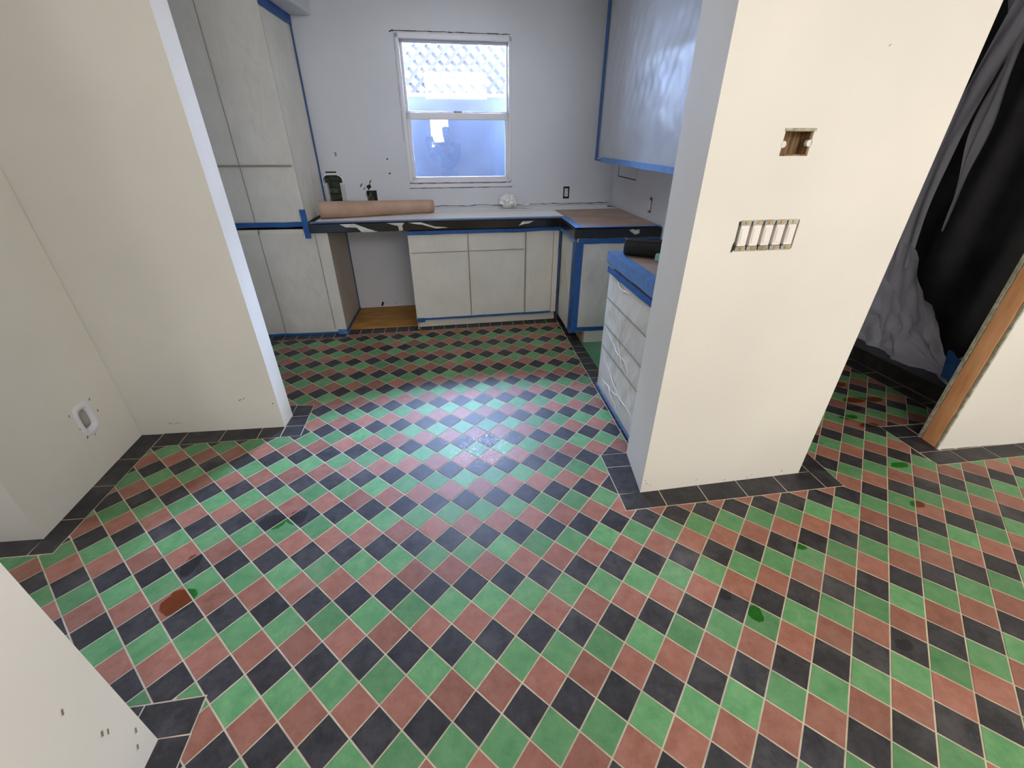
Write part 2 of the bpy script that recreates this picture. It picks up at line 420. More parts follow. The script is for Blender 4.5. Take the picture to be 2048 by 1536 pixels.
mb.build('sky_blocker', M['board'], kind='structure')  # unseen block added above the house to cut sky light on the garden wall
# soffit over the tall cabinet
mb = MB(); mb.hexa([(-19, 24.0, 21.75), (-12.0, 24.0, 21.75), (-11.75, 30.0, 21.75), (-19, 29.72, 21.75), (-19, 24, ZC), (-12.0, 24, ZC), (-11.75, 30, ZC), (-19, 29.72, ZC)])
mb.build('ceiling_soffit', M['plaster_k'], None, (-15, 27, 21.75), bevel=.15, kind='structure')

# exposed stud and broken plaster edges on the end of the right wall
mb = MB(); fs = frame(22.17, 5.22, 22.07, 4.07)
mb.box(fs, .20, .98, -.07, 0, 0, ZC); mb.build('stud', M['board'], wall_stub, bevel=.03)


def ragged(u0, u1, zn, seed, thick):
    mb = MB(); n = 60
    for k in range(n):
        za, zb = zn * k / n, zn * (k + 1) / n
        wa = u0 + (u1 - u0) * (.55 + .45 * noise.noise(Vector((k * .6, seed, 0)))); wb = u0 + (u1 - u0) * (.55 + .45 * noise.noise(Vector(((k + 1) * .6, seed, 0))))
        mb.hexa([fs(u0, -thick, za), fs(wa, -thick, za), fs(wa, 0, za), fs(u0, 0, za), fs(u0, -thick, zb), fs(wb, -thick, zb), fs(wb, 0, zb), fs(u0, 0, zb)])
    return mb


ragged(0, .26, ZC, 3., .10).build('plaster_edge', M['raw_edge'], wall_stub)
ragged(1.15, .96, ZC, 8., .08).build('plaster_edge', M['raw_edge'], wall_stub)

# ------------------------------------------------------------------ floor
floor_o = MB(); floor_o.box(ID, -31, 42, -46, 32.4, -.5, -.012)
floor = floor_o.build('floor', M['grout'], kind='structure')

li = (0.70242, -0.70242); lj = None
S8 = (-.0066, .0192)
r2 = math.sqrt(.5)
li = (r2 * (1 - .0066), -r2 * (1 - .0066)); _j = (-r2 * (1 + .0066), -r2 * (1 + .0066)); _a = .0192
lj = (_j[0] * math.cos(_a) - _j[1] * math.sin(_a), _j[0] * math.sin(_a) + _j[1] * math.cos(_a))


def lat(i, j): return (li[0] * i + lj[0] * j, li[1] * i + lj[1] * j)


def bil(q, s, t):
    a = [q[0][k] * (1 - s) + q[1][k] * s for k in (0, 1)]; b = [q[3][k] * (1 - s) + q[2][k] * s for k in (0, 1)]
    return (a[0] * (1 - t) + b[0] * t, a[1] * (1 - t) + b[1] * t)


# border strips: quad (p0->p1 is the long direction), joint fractions
def fr_(lo, hi, js): return [0] + [(j - lo) / (hi - lo) for j in js] + [1]


STR = [
    ([(-20.08, 2.62), (-20.45, 10.66), (-19.3, 10.6), (-19.15, 2.62)], fr_(2.62, 10.6, [4.45, 6.5, 8.48])),
    ([(-20.08, 3.5), (-28.1, 3.8), (-28.1, 2.75), (-20.08, 2.62)], fr_(0, 8, [2, 4, 6])),
    ([(-19.29, 10.66), (-12.84, 10.52), (-12.8, 9.49), (-19.26, 9.43)], fr_(-19.29, -12.84, [-18, -16, -14.05])),
    ([(-12.8, 9.5), (-12.86, 12.76), (-11.83, 12.68), (-11.72, 9.52)], fr_(9.5, 12.7, [10.5, 11.5])),
    ([(-12.86, 12.78), (-18.6, 12.95), (-18.6, 11.8), (-12.82, 11.62)], fr_(0, 6, [2, 4])),
    ([(-12.84, 11.62), (-12.86, 10.5), (-12.81, 10.5), (-12.79, 11.62)], [0, 1]),
    ([(-12.02, 24.72), (6.0, 25.3), (6.0, 24.18), (-12.02, 23.55)], [k / 18 for k in range(19)]),
    ([(-19, 24.4), (-12.02, 24.4), (-12.02, 23.1), (-19, 23.02)], [k / 7 for k in range(8)]),
    ([(6.98, 25.3), (6.95, 5.83), (5.93, 5.83), (6.03, 25.3)], [0] + [(25.3 - y) / 19.47 for y in (24.05, 23, 22, 21, 20, 19, 17.97, 17.0, 16.08, 15.0, 13.93, 12.92, 11.9, 10.9, 9.85, 8.85, 7.85, 6.85)] + [1]),
    ([(5.24, 2.96), (5.62, 5.83), (4.2, 5.84), (4.19, 2.97)], fr_(2.96, 5.84, [4.85])),
    ([(4.17, 1.97), (14.98, 2.19), (14.98, 3.36), (4.19, 2.97)], fr_(4.17, 14.98, [6.11, 8.08, 10.05, 12.05, 14.05])),
    ([(14.04, 3.19), (14.04, 21), (15.0, 21), (14.99, 3.19)], fr_(3.19, 21, [3.2 + 2 * k for k in range(1, 9)])),
    ([(13.45, 3.3), (13.5, 21), (14.04, 21), (14.04, 3.3)], fr_(3.3, 21, [7, 11, 15, 19])),
    ([(20.85, 3.95), (20.78, 6.28), (22.3, 6.24), (22.07, 3.95)], fr_(3.95, 6.28, [5.25])),
    ([(20.88, 2.95), (36.9, 3.25), (36.9, 4.1), (20.85, 3.95)], fr_(20.88, 36.9, [22.65, 24.65, 26.65, 28.65, 30.65, 32.65, 34.7])),
    ([(22.3, 5.1), (26.3, 5.1), (26.3, 6.2), (22.3, 6.24)], fr_(0, 4, [2])),
    ([(25.6, 6.2), (24.75, 16), (26.0, 16.1), (26.6, 6.2)], fr_(6.2, 16, [8.2, 10.2, 12.2, 14.2])),
    ([(24.75, 16), (24.3, 21.1), (25.5, 21.1), (26.0, 16.1)], fr_(0, 5, [2, 4])),
    ([(-12.34, -3.52), (-10.69, -3.48), (-10.67, -4.44), (-12.34, -4.47)], [0, 1]),
    ([(-28.4, -3.6), (-12.34, -3.52), (-12.34, -4.47), (-28.4, -4.5)], fr_(0, 8, [1, 2, 3, 4, 5, 6, 7])),
    ([(-11.5, -4.44), (-11.5, -12.4), (-10.5, -12.4), (-10.66, -4.44)], fr_(0, 8, [2, 4, 6])),
]
# mask quads where no field tile lies
MASKS = [s[0] for s in STR] + [
    [(-30.5, 3.4), (-20.07, 3.4), (-20.4, 12), (-30.5, 12)], [(-21, 10.5), (-12.84, 10.48), (-12.76, 11.62), (-21, 11.9)],
    [(-21, 12.9), (-19, 12.9), (-19, 32), (-21, 32)], [(-21, 11.6), (-18.6, 11.6), (-18.6, 13), (-21, 13)],
    [(-19.5, 24.3), (-12, 24.3), (-12, 33), (-19.5, 33)], [(-12.1, 24.6), (6.2, 25.2), (6.2, 33), (-12.1, 33)],
    [(6.85, 5.8), (14, 5.8), (14, 33), (5.9, 33)], [WC0, WC1, (13.5, 5.95), (5.62, 5.87)],
    ws, [(25.5, 6.2), (43, 6.2), (43, 33), (24.3, 33)], [(22, 5.1), (43, 5.1), (43, 6.3), (22, 6.3)],
    [(-11.5, -4.45), (-31, -4.45), (-31, -15), (-11.5, -15)], [(13, 21), (43, 21), (43, 33), (13, 33)], [(20.8, 3.3), (22.2, 3.3), (22.2, 6.3), (20.8, 6.3)],
]


def ccw(q):
    a = sum(q[i][0] * q[(i + 1) % len(q)][1] - q[(i + 1) % len(q)][0] * q[i][1] for i in range(len(q)))
    return q if a > 0 else q[::-1]


MASKS = [ccw(list(m)) for m in MASKS]
MBB = [(min(p[0] for p in m), max(p[0] for p in m), min(p[1] for p in m), max(p[1] for p in m)) for m in MASKS]


def parea(p): return abs(sum(p[i][0] * p[(i + 1) % len(p)][1] - p[(i + 1) % len(p)][0] * p[i][1] for i in range(len(p)))) / 2


def clip(poly, a, b, inside, off=0.):
    """keep the part left of a->b (inside) or right of it, shifted outwards by off"""
    d = (b[0] - a[0], b[1] - a[1]); L_ = math.hypot(*d)
    if L_ < 1e-9: return poly
    f = lambda p: ((d[0] * (p[1] - a[1]) - d[1] * (p[0] - a[0])) / L_ + off) * (1 if inside else -1)
    out = []
    for i in range(len(poly)):
        p, q = poly[i], poly[(i + 1) % len(poly)]; fp, fq = f(p), f(q)
        if fp >= 0: out.append(p)
        if (fp > 0 > fq) or (fp < 0 < fq):
            t = fp / (fp - fq); out.append((p[0] + (q[0] - p[0]) * t, p[1] + (q[1] - p[1]) * t))
    return out


def subtract(poly, masks):
    pieces = [poly]
    for m in masks:
        nxt = []
        for pc in pieces:
            rest = pc
            for k in range(len(m)):
                a, b = m[k], m[(k + 1) % len(m)]
                out = clip(rest, a, b, False, JG)
                if len(out) > 2 and parea(out) > .004: nxt.append(out)
                rest = clip(rest, a, b, True, JG)
                if len(rest) < 3: break
        pieces = nxt
    return pieces


JG = .023    # half a joint


def project(x, y, z=0):
    d = R @ (Vector((x, y, z)) - CAM)
    if d.z > -.5: return None
    return (1024 - FPX * d.x / d.z, 768 + FPX * d.y / d.z)


def seg_hits(p, q, poly):
    """does segment p-q cross the polygon"""
    t0, t1 = 0., 1.
    dx, dy = q[0] - p[0], q[1] - p[1]
    for k in range(len(poly)):
        a, b = poly[k], poly[(k + 1) % len(poly)]; ex, ey = b[0] - a[0], b[1] - a[1]
        num = ex * (p[1] - a[1]) - ey * (p[0] - a[0]); den = ex * dy - ey * dx
        if abs(den) < 1e-9:
            if num < 0: return False
            continue
        t = -num / den
        if den > 0: t0 = max(t0, t)
        else: t1 = min(t1, t)
        if t0 > t1: return False
    return t1 - t0 > 1e-3


OCC = [ccw(list(WALLS[n])) for n in ('wall_left', 'wall_column', 'wall_right', 'wall_right_end', 'wall_near_left')] + [ccw([(-30, 10.8), (-20.43, 10.64), (-12.84, 10.48), (-12.76, 11.62), (-30, 11.9)])]


def seen(pts):
    ok = False
    for x, y in pts:
        pr = project(x, y)
        if pr and -5 < pr[0] < 2053 and -5 < pr[1] < 1541 and not any(seg_hits((CAM.x, CAM.y), (x, y), o) for o in OCC): return True
    return False


def parr(pts):
    ps = [project(*p) for p in pts]
    return 0 if any(p is None for p in ps) else parea(ps)


def tile_geo(mb, poly, h=.006, c=.012, bottom=-.06):
    """chamfered slab over a convex polygon"""
    n = len(poly); cx = sum(p[0] for p in poly) / n; cy = sum(p[1] for p in poly) / n
    if parea(poly) < 0.15: c = .008
    ins = []
    for p in poly:
        d = math.hypot(p[0] - cx, p[1] - cy); k = max(0, 1 - c * 1.4 / max(d, .05)); ins.append((cx + (p[0] - cx) * k, cy + (p[1] - cy) * k))
    vs = [(p[0], p[1], bottom) for p in poly] + [(p[0], p[1], -h) for p in poly] + [(p[0], p[1], 0) for p in ins]
    fs = [list(range(2 * n, 3 * n))]
    for i in range(n):
        j = (i + 1) % n; fs += [[i, j, n + j, n + i], [n + i, n + j, 2 * n + j, 2 * n + i]]
    mb.add(vs, fs)


def piece(name, polys, m, cache=None):
    """one tile as an object of its own, origin at its centre"""
    cx = sum(p[0] for q in polys for p in q) / sum(len(q) for q in polys); cy = sum(p[1] for q in polys for p in q) / sum(len(q) for q in polys)
    org = (cx, cy, random.uniform(-.003, .003))
    if cache is not None:
        if cache.get('me') is None:
            mb = MB()
            for q in polys: tile_geo(mb, [(p[0] - cx, p[1] - cy) for p in q])
            me = bpy.data.meshes.new(name); me.from_pydata([v * S for v in mb.v], [], mb.f); me.materials.append(m); me.update(); cache['me'] = me
        me = cache['me']
    else:
        mb = MB()
        for q in polys: tile_geo(mb, [(p[0] - cx, p[1] - cy) for p in q])
        me = bpy.data.meshes.new(name); me.from_pydata([v * S for v in mb.v], [], mb.f); me.materials.append(m); me.update()
    o = bpy.data.objects.new(name, me); COL.objects.link(o); o.parent = floor; o.location = Vector(org) * S
    o.rotation_euler = (random.uniform(-.003, .003), random.uniform(-.003, .003), 0)
    return o


NAMES = ['black_tile', 'green_tile', 'red_tile']; TM = [TB, TG, TR]
field = {0: [], 1: [], 2: []}
for i in range(-52, 62):
    for j in range(-62, 52):
        c = lat(i + .5, j + .5)
        if not (-30 < c[0] < 41 and -12.5 < c[1] < 25.5): continue
        q = [lat(i, j), lat(i, j + 1), lat(i + 1, j + 1), lat(i + 1, j)]
        q = ccw(q); k = JG / .5
        q = [(c[0] + (p[0] - c[0]) * (1 - k), c[1] + (p[1] - c[1]) * (1 - k)) for p in q]
        ms = [m for m, b in zip(MASKS, MBB) if b[0] - .9 < c[0] < b[1] + .9 and b[2] - .9 < c[1] < b[3] + .9]
        pcs = subtract(q, ms) if ms else [q]
        if not pcs: continue
        whole = len(pcs) == 1 and parea(pcs[0]) > parea(q) - 1e-4
        vis = seen([p for pc in pcs for p in pc] + [c])
        field[(i + j) % 3].append((parr(q) if vis else -1, pcs, whole))
NVIS = []
for col in range(3):
    L_ = sorted(field[col], key=lambda t: -t[0]); NVIS.append(sum(1 for t in L_ if t[0] > 0)); cache = {}
    rest = MB(); nrest = 0
    for n_, (a, pcs, whole) in enumerate(L_):
        if a > 0 and n_ < 300:
            piece(NAMES[col], pcs, TM[col], cache if whole else None)
        else:
            for pc in pcs: tile_geo(rest, pc)
            nrest += 1
    if nrest: rest.build(NAMES[col] + '_rest', TM[col], floor, kind='stuff')
print('visible tiles', NVIS)
rest = MB()
for q, js in STR:
    for a, b in zip(js[:-1], js[1:]):
        pts = [bil(q, a, 0), bil(q, b, 0), bil(q, b, 1), bil(q, a, 1)]
        if parea(pts) < .02: continue
        L1 = math.dist(pts[0], pts[1]); L2 = math.dist(pts[1], pts[2]); ga = min(.2, JG / L1); gb = min(.2, JG / L2)
        pp = [bil(pts, ga, gb), bil(pts, 1 - ga, gb), bil(pts, 1 - ga, 1 - gb), bil(pts, ga, 1 - gb)]
        pp = ccw(pp)
        if seen(pp) : piece('border_tile', [pp], TB)
        else: tile_geo(rest, pp)
rest.build('border_tile_rest', TB, floor, kind='stuff')
# plywood under the dishwasher space and green boarding in the range gap
mb = MB(); mb.hexa([(-12.0, 24.7, -.03), (-6.3, 24.9, -.03), (-6.3, 30.25, -.03), (-12.0, 30.0, -.03), (-12.0, 24.7, .05), (-6.3, 24.9, .05), (-6.3, 30.25, .05), (-12.0, 30.0, .05)])
mb.build('plywood_panel', M['ply'], floor)
for y0, y1 in ((12.0, 14.9), (14.95, 18.0), (18.05, 19.75)):
    mb = MB(); mb.box(ID, 6.93, 12.1, y0, y1, -.03, .0); mb.build('green_board', M['green_floor'], floor)


# ------------------------------------------------------------------ shared builders for wrapped cabinets


def film_panel(parent, fr, u0, u1, z0, z1, v, amp, m, name='plastic_sheet', nu=26, nv=34, seed=0., sag=0., label=None):
    mb = MB(); mb.sm = True

    def fn(s, t):
        u = u0 + (u1 - u0) * s; z = z0 + (z1 - z0) * t
        e = min(1, 6 * min(s, 1 - s, t, 1 - t) + .15)
        k = noise.noise(Vector((u * .45 + seed, z * .9, seed))) + .7 * noise.noise(Vector((u * 1.4 + z * .8, z * .35 - u * .3, seed + 4)))
        # diagonal tension folds
        d = abs(noise.noise(Vector((u * .9 - z * .5 + seed * 3, (u + z) * .12, 2.))))
        return fr(u, v - abs(k) * amp * e - max(0, .18 - d) * amp * 3 * e, z - sag * math.sin(s * math.pi) * (1 - t))
    mb.grid(fn, nu, nv)
    o = mb.build(name, m, parent)
    if label: o['label'] = label
    return o


def tape_strip(parent, fr, u0, u1, z0, z1, v=-.16, m=None, name='tape', wob=.05, n=14, seed=1.):
    """strip of masking tape on a vertical face, slightly uneven edges"""
    mb = MB(); m = m or M['tape']; hor = (u1 - u0) > (z1 - z0)
    for k in range(n):
        a, b = k / n, (k + 1) / n
        wa = wob * noise.noise(Vector((a * 5, seed, 3))); wb = wob * noise.noise(Vector((b * 5, seed, 3)))
        if hor:
            ua, ub = u0 + (u1 - u0) * a, u0 + (u1 - u0) * b
            P = [fr(ua, v, z0 + wa), fr(ub, v, z0 + wb), fr(ub, v + .03, z0 + wb), fr(ua, v + .03, z0 + wa), fr(ua, v, z1 + wa * .6), fr(ub, v, z1 + wb * .6), fr(ub, v + .03, z1 + wb * .6), fr(ua, v + .03, z1 + wa * .6)]
        else:
            za, zb = z0 + (z1 - z0) * a, z0 + (z1 - z0) * b
            P = [fr(u0 + wa, v, za), fr(u1 + wa * .6, v, za), fr(u1 + wa * .6, v + .03, za), fr(u0 + wa, v + .03, za), fr(u0 + wb, v, zb), fr(u1 + wb * .6, v, zb), fr(u1 + wb * .6, v + .03, zb), fr(u0 + wb, v + .03, zb)]
        mb.hexa(P)
    return mb.build(name, m, parent)


def front(parent, fr, u0, u1, z0, z1, name='door', v0=0., v1=.16, m=None):
    g = .035
    mb = MB(); mb.box(fr, u0 + g, u1 - g, v0, v1, z0 + g, z1 - g)
    return mb.build(name, m or M['white_cab'], parent, bevel=.02)


# ------------------------------------------------------------------ sink run base cabinet
fk = frame(-6.15, 23.91, 6.0, 24.48)
c = thing('base_cabinet', (0, 27, 0), 'long base cabinet under the window, wrapped in film and blue tape', 'cabinet')
mb = MB(); mb.box(fk, 0.1, 11.9, .2, 5.8, .85, 8.05); mb.build('body', M['gap'], c)
mb = MB(); mb.box(fk, -.03, .06, 0, 5.9, .05, 8.05); mb.build('side_panel', M['cream_panel'], c)
mb = MB(); mb.box(fk, -.02, 12.0, .62, .74, .03, .85); mb.build('toe_kick', M['white_cab'], c)
for u0, u1, z0, z1, n_ in ((.06, 4.54, 6.47, 7.98, 'drawer_front'), (4.54, 9.1, 6.47, 7.98, 'drawer_front'), (.06, 4.54, .9, 6.44, 'door'), (4.54, 9.1, .9, 6.44, 'door'), (9.2, 11.42, .9, 7.98, 'door'), (11.46, 11.98, .9, 7.98, 'filler')):
    front(c, fk, u0, u1, z0, z1, n_)
film_panel(c, fk, -.05, 11.45, 1.0, 8.0, -.05, .04, M['film'], nu=60, seed=1.3)
tape_strip(c, fk, -.1, 11.95, 7.8, 8.08, -.17, wob=.07, n=26)
tape_strip(c, fk, .55, 11.4, .92, 1.08, -.17, wob=.05, n=26, seed=4)
tape_strip(c, fk, .0, .62, .75, 1.12, -.19, wob=.03, n=4, seed=6)
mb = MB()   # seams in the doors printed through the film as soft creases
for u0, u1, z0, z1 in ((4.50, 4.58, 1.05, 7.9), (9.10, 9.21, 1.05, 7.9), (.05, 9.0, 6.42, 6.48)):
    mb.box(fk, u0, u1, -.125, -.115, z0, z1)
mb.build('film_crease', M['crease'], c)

# ------------------------------------------------------------------ corner cabinet of the right run
c = thing('corner_cabinet', (9, 22, 0), 'corner cabinet with a wide vertical blue tape strip, its end facing the range gap', 'cabinet')
fp = frame(6.0, 19.7, 12.08, 19.7); fpl = frame(6.0, 24.45, 6.0, 19.7)
mb = MB(); mb.box(fp, .15, 6.05, .1, 10.8, .9, 8.1); mb.build('body', M['cream_panel'], c)
mb = MB(); mb.box(fp, 0, 6.08, 0, .12, 1.0, 8.1); mb.box(fp, 1.1, 6.08, .0, .12, 0, 1.0); mb.build('end_panel', M['white_cab'], c)
mb = MB(); mb.box(ID, 6.95, 7.1, 19.85, 24.9, .02, 1.0); mb.build('toe_kick', M['paper_tan'], c)
front(c, fpl, .02, 4.7, 6.47, 8.0, 'drawer_front'); front(c, fpl, .02, 4.7, .95, 6.43, 'door')
film_panel(c, fpl, .0, 4.7, .8, 8.0, -.05, .09, M['film'], nu=20, seed=5.5)
film_panel(c, fp, .3, 5.9, 1.15, 7.9, -.06, .13, M['film'], nu=30, seed=8.1, label='film with milky folds near its lower left')
tape_strip(c, fpl, .05, .42, .7, 8.05, -.2, wob=.12, seed=2)
tape_strip(c, fpl, 4.3, 4.82, .95, 7.85, -.2, wob=.03, seed=3)
tape_strip(c, fpl, .35, 4.7, 7.85, 8.1, -.22, wob=.04, m=M['tape_light'], seed=3)
tape_strip(c, fp, -.12, .42, .95, 7.85, -.17, wob=.04, seed=5)
tape_strip(c, fp, .05, 6.05, 7.72, 8.08, -.18, wob=.05, seed=6)
tape_strip(c, fp, 5.72, 6.02, 3.0, 7.8, -.17, wob=.03, seed=7)
tape_strip(c, fp, .1, 6.0, 1.05, 1.38, -.18, wob=.03, seed=8)

# ------------------------------------------------------------------ countertop (black stone L) with masking boards
c = thing('countertop', (0, 27, 8.1), 'black stone countertop turning the corner below the window, masked with boards and blue tape', 'countertop')
LO = [(-13.2, 23.62), (5.72, 24.1), (5.72, 19.5), (12.08, 19.5), (12.08, 30.95), (-13.0, 29.93)]
mb = MB(); mb.prism(LO, 8.12, 8.76); mb.build('slab', M['stone'], c, bevel=.05)


def sheet(parent, pts, z, m, name, t=.05):
    mb = MB(); mb.prism(pts, z, z + t); return mb.build(name, m, parent)


sheet(c, [(-12.9, 28.62), (11.3, 29.5), (11.7, 30.85), (-12.9, 29.85)], 8.765, M['paper_white'], 'cover_board')
sheet(c, [(-12.9, 27.65), (11.9, 28.72), (11.6, 29.35), (-12.9, 28.4)], 8.765, M['paper_white'], 'cover_board')
sheet(c, [(-12.9, 24.2), (6.2, 24.72), (6.1, 28.1), (-12.9, 27.5)], 8.765, M['paper_white'], 'cover_board')
sheet(c, [(6.3, 19.9), (11.98, 19.9), (11.98, 28.25), (6.2, 28.05)], 8.765, M['paper_tan'], 'cover_board')['label'] = 'tan board on the corner'
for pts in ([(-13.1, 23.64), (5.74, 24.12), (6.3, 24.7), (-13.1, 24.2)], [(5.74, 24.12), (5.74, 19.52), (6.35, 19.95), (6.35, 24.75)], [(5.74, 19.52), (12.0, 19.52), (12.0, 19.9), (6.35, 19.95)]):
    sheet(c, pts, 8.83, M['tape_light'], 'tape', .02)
# torn masking paper left on the front edge
fe = frame(-13.2, 23.62, 5.72, 24.1)
for k, poly in enumerate([[(2.2, 8.72), (3.3, 8.72), (4.2, 8.35), (4.9, 8.13), (3.7, 8.13), (3.4, 8.45), (2.6, 8.5)], [(5.6, 8.72), (6.9, 8.72), (6.7, 8.5), (6.75, 8.2), (6.45, 8.14), (6.4, 8.5), (6.0, 8.6)],
                          [(7.2, 8.72), (8.1, 8.72), (9.1, 8.4), (10.1, 8.3), (9.2, 8.25), (8.2, 8.55), (7.6, 8.62)], [(15.9, 8.6), (16.8, 8.62), (16.4, 8.45), (16.0, 8.4), (15.6, 8.3)]]):
    mb = MB(); n = len(poly)
    mb.add([fe(u, -.03, z) for u, z in poly] + [fe(u, -.005, z) for u, z in poly], [list(range(n)), list(range(n, 2 * n))[::-1]] + [[i, n + i, n + (i + 1) % n, (i + 1) % n] for i in range(n)])
    mb.build('paper_scrap', M['torn'], c)
f2 = frame(5.72, 19.5, 12.08, 19.5)
for u0 in (3.9,):
    mb = MB(); pl_ = [(u0, 8.6), (u0 + .3, 8.68), (u0 + .45, 8.6), (u0 + .75, 8.65), (u0 + .8, 8.4), (u0 + .5, 8.3), (u0 + .3, 8.42)]; n = len(pl_)
    mb.add([f2(u, -.03, z) for u, z in pl_] + [f2(u, -.005, z) for u, z in pl_], [list(range(n)), list(range(n, 2 * n))[::-1]] + [[i, n + i, n + (i + 1) % n, (i + 1) % n] for i in range(n)]); mb.build('paper_scrap', M['torn'], c)

# roll of kraft paper, slightly telescoped
c = thing('paper_roll', (-8.5, 26.5, 8.85), 'long roll of brown kraft paper lying on the counter beside the tall cabinet', 'paper roll')
A_, B_ = Vector((-12.75, 25.7, 9.46)), Vector((-4.25, 27.75, 9.33)); ax = (B_ - A_).normalized(); sx = ax.cross(Vector((0, 0, 1))).normalized(); sy = sx.cross(ax)
mb = MB(); mb.sm = True; nseg = 28; vs = []
for k in range(21):
    t = k / 20; r_ = .60 - .13 * t
    for i in range(nseg):
        an = 2 * math.pi * i / nseg; rr = r_ + .035 * ((an / (2 * math.pi) + t * .45) % 1.)
        vs.append(A_.lerp(B_, t) + (sx * math.cos(an) + sy * math.sin(an)) * rr)
mb.add(vs, [[k * nseg + i, k * nseg + (i + 1) % nseg, (k + 1) * nseg + (i + 1) % nseg, (k + 1) * nseg + i] for k in range(20) for i in range(nseg)])
for e, P_, r_ in ((0, A_, .6), (20, B_, .47)):
    ring = [P_ + (sx * math.cos(2 * math.pi * i / nseg) + sy * math.sin(2 * math.pi * i / nseg)) * r_ * .55 for i in range(nseg)]
    n0 = len(mb.v); mb.add(ring, []); 
    for i in range(nseg): mb.f.append([e * nseg + i, e * nseg + (i + 1) % nseg, n0 + (i + 1) % nseg, n0 + i]); mb.mi.append(0); mb.smooth.append(False)
mb.build('wrap', M['kraft'], c)
mb = MB(); mb.tube([A_ + ax * .06, B_ - ax * .06], [.34, .27], 20); mb.build('core', M['kraft_dark'], c)
mb = MB()
for k in range(24):
    P2 = []
    for kk in (k, k + 1):
        t = .35 + .6 * kk / 24; an = 2 * math.pi * (.545 - (kk / 24) * .17) ; r_ = .60 - .13 * t + .045
        P2.append((A_.lerp(B_, t), an, r_))
    q = []
    for (P_, an, r_) in P2:
        for da in (-.035, .035): q.append(P_ + (sx * math.cos(an + da) + sy * math.sin(an + da)) * r_)
    mb.add([q[0], q[1], q[3], q[2]], [[0, 1, 2, 3]])
mb.build('loose_edge', M['kraft_dark'], c, solid=.01)

# crumpled film scrap
bm = bmesh.new(); bmesh.ops.create_icosphere(bm, subdivisions=4, radius=1.)
for v in bm.verts:
    n_ = noise.noise(v.co * 2.3) * .5 + abs(noise.noise(v.co * 5.)) * .4
    v.co = Vector((v.co.x * .62, v.co.y * .45, v.co.z * .48)) * (1 + n_ * .8) * S
me = bpy.data.meshes.new('film_scrap'); bm.to_mesh(me); bm.free(); me.materials.append(M['film_fold'])
c = thing('crumpled_film', (2.4, 29.4, 8.82), 'crumpled scrap of white plastic film on the back of the counter', 'plastic scrap')
o = bpy.data.objects.new('wad', me); link(o, c, (2.2, 29.5, 9.42))
mb = MB(); mb.sm = True
mb.grid(lambda s, t: Vector((2.7 + s * 1.3, 29.3 - .2 * s + (t - .5) * (.15 + .7 * s), 9.02 + .25 * math.sin(s * 5) * (1 - s) + .22 * s + .12 * noise.noise(Vector((s * 4, t * 5, 1))))), 12, 6)
mb.build('tail', M['film_fold'], c)

# ------------------------------------------------------------------ tall cabinet on the left
c = thing('tall_cabinet', (-16, 27, 0), 'floor-to-soffit cabinet wrapped in masking film on the left of the kitchen', 'cabinet')
ft = frame(-18.95, 24.12, -12.12, 24.02)       # lower front
mb = MB(); mb.box(ft, .1, 5.5, .2, 5.4, 8.6, 21.5); mb.build('upper_body', M['gap'], c)
mb = MB(); mb.box(ft, .1, 6.75, .2, 5.4, .5, 8.05); mb.build('lower_body', M['cream_panel'], c)
US = 5.58
mb = MB(); mb.box(ft, US - .12, US, 0, 5.7, 8.84, 21.5); mb.build('side_panel', M['white_cab'], c)
for u0, u1, z0, z1 in ((0, 2.05, 12.62, 21.4), (2.05, US - .12, 12.62, 21.4), (0, 2.05, 8.85, 12.5), (2.05, US - .12, 8.85, 12.5), (0, 2.05, .4, 8.4), (2.05, 5.55, .4, 8.4), (5.55, 5.95, .4, 8.08)):
    front(c, ft, u0, u1, z0, z1)
front(c, ft, 5.95, 6.83, .2, 8.08, 'filler')
film_panel(c, ft, 0, US + .02, 8.7, 21.45, -.05, .05, M['film'], nu=26, nv=60, seed=2.2)
film_panel(c, ft, 0, 6.9, .15, 8.08, -.05, .06, M['film'], nu=34, nv=44, seed=7.2)
fsd = frame(*ft(US, 0, 0)[:2], *ft(US, 5.8, 0)[:2])
film_panel(c, fsd, -.03, 5.75, 8.85, 21.4, -.03, .05, M['film'], nu=20, nv=50, seed=11.)
mb = MB(); mb.box(ft, 6.78, 6.84, -.02, 5.85, .1, 8.08); mb.build('end_panel', M['cream_panel'], c)
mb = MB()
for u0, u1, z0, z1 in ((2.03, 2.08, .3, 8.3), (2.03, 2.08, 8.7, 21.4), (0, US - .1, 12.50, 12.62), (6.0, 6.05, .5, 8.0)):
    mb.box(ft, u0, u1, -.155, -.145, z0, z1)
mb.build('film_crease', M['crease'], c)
tape_strip(c, ft, 0, US + .1, 8.56, 8.9, -.21, wob=.05, seed=1)
tape_strip(c, ft, US - .26, US + .16, 7.75, 9.75, -.25, wob=.05, seed=2)
tape_strip(c, ft, 0, 6.7, .02, .2, -.16, wob=.05, seed=3)
tape_strip(c, ft, 6.25, 6.95, .0, .42, -.22, wob=.04, seed=4, m=M['tape_light'])
tape_strip(c, fsd, -.1, 5.8, 21.15, 21.72, -.12, wob=.10, seed=5)
tape_strip(c, fsd, 5.45, 5.75, 9.2, 21.3, -.1, wob=.04, seed=6)
fpn = frame(*ft(6.84, 0, 0)[:2], *ft(6.84, 5.9, 0)[:2])
tape_strip(c, fpn, -.1, 5.8, .02, .26, -.06, wob=.06, seed=9)
tape_strip(c, fpn, 5.5, 5.75, .2, 8.05, -.05, wob=.05, seed=10, m=M['tape'])

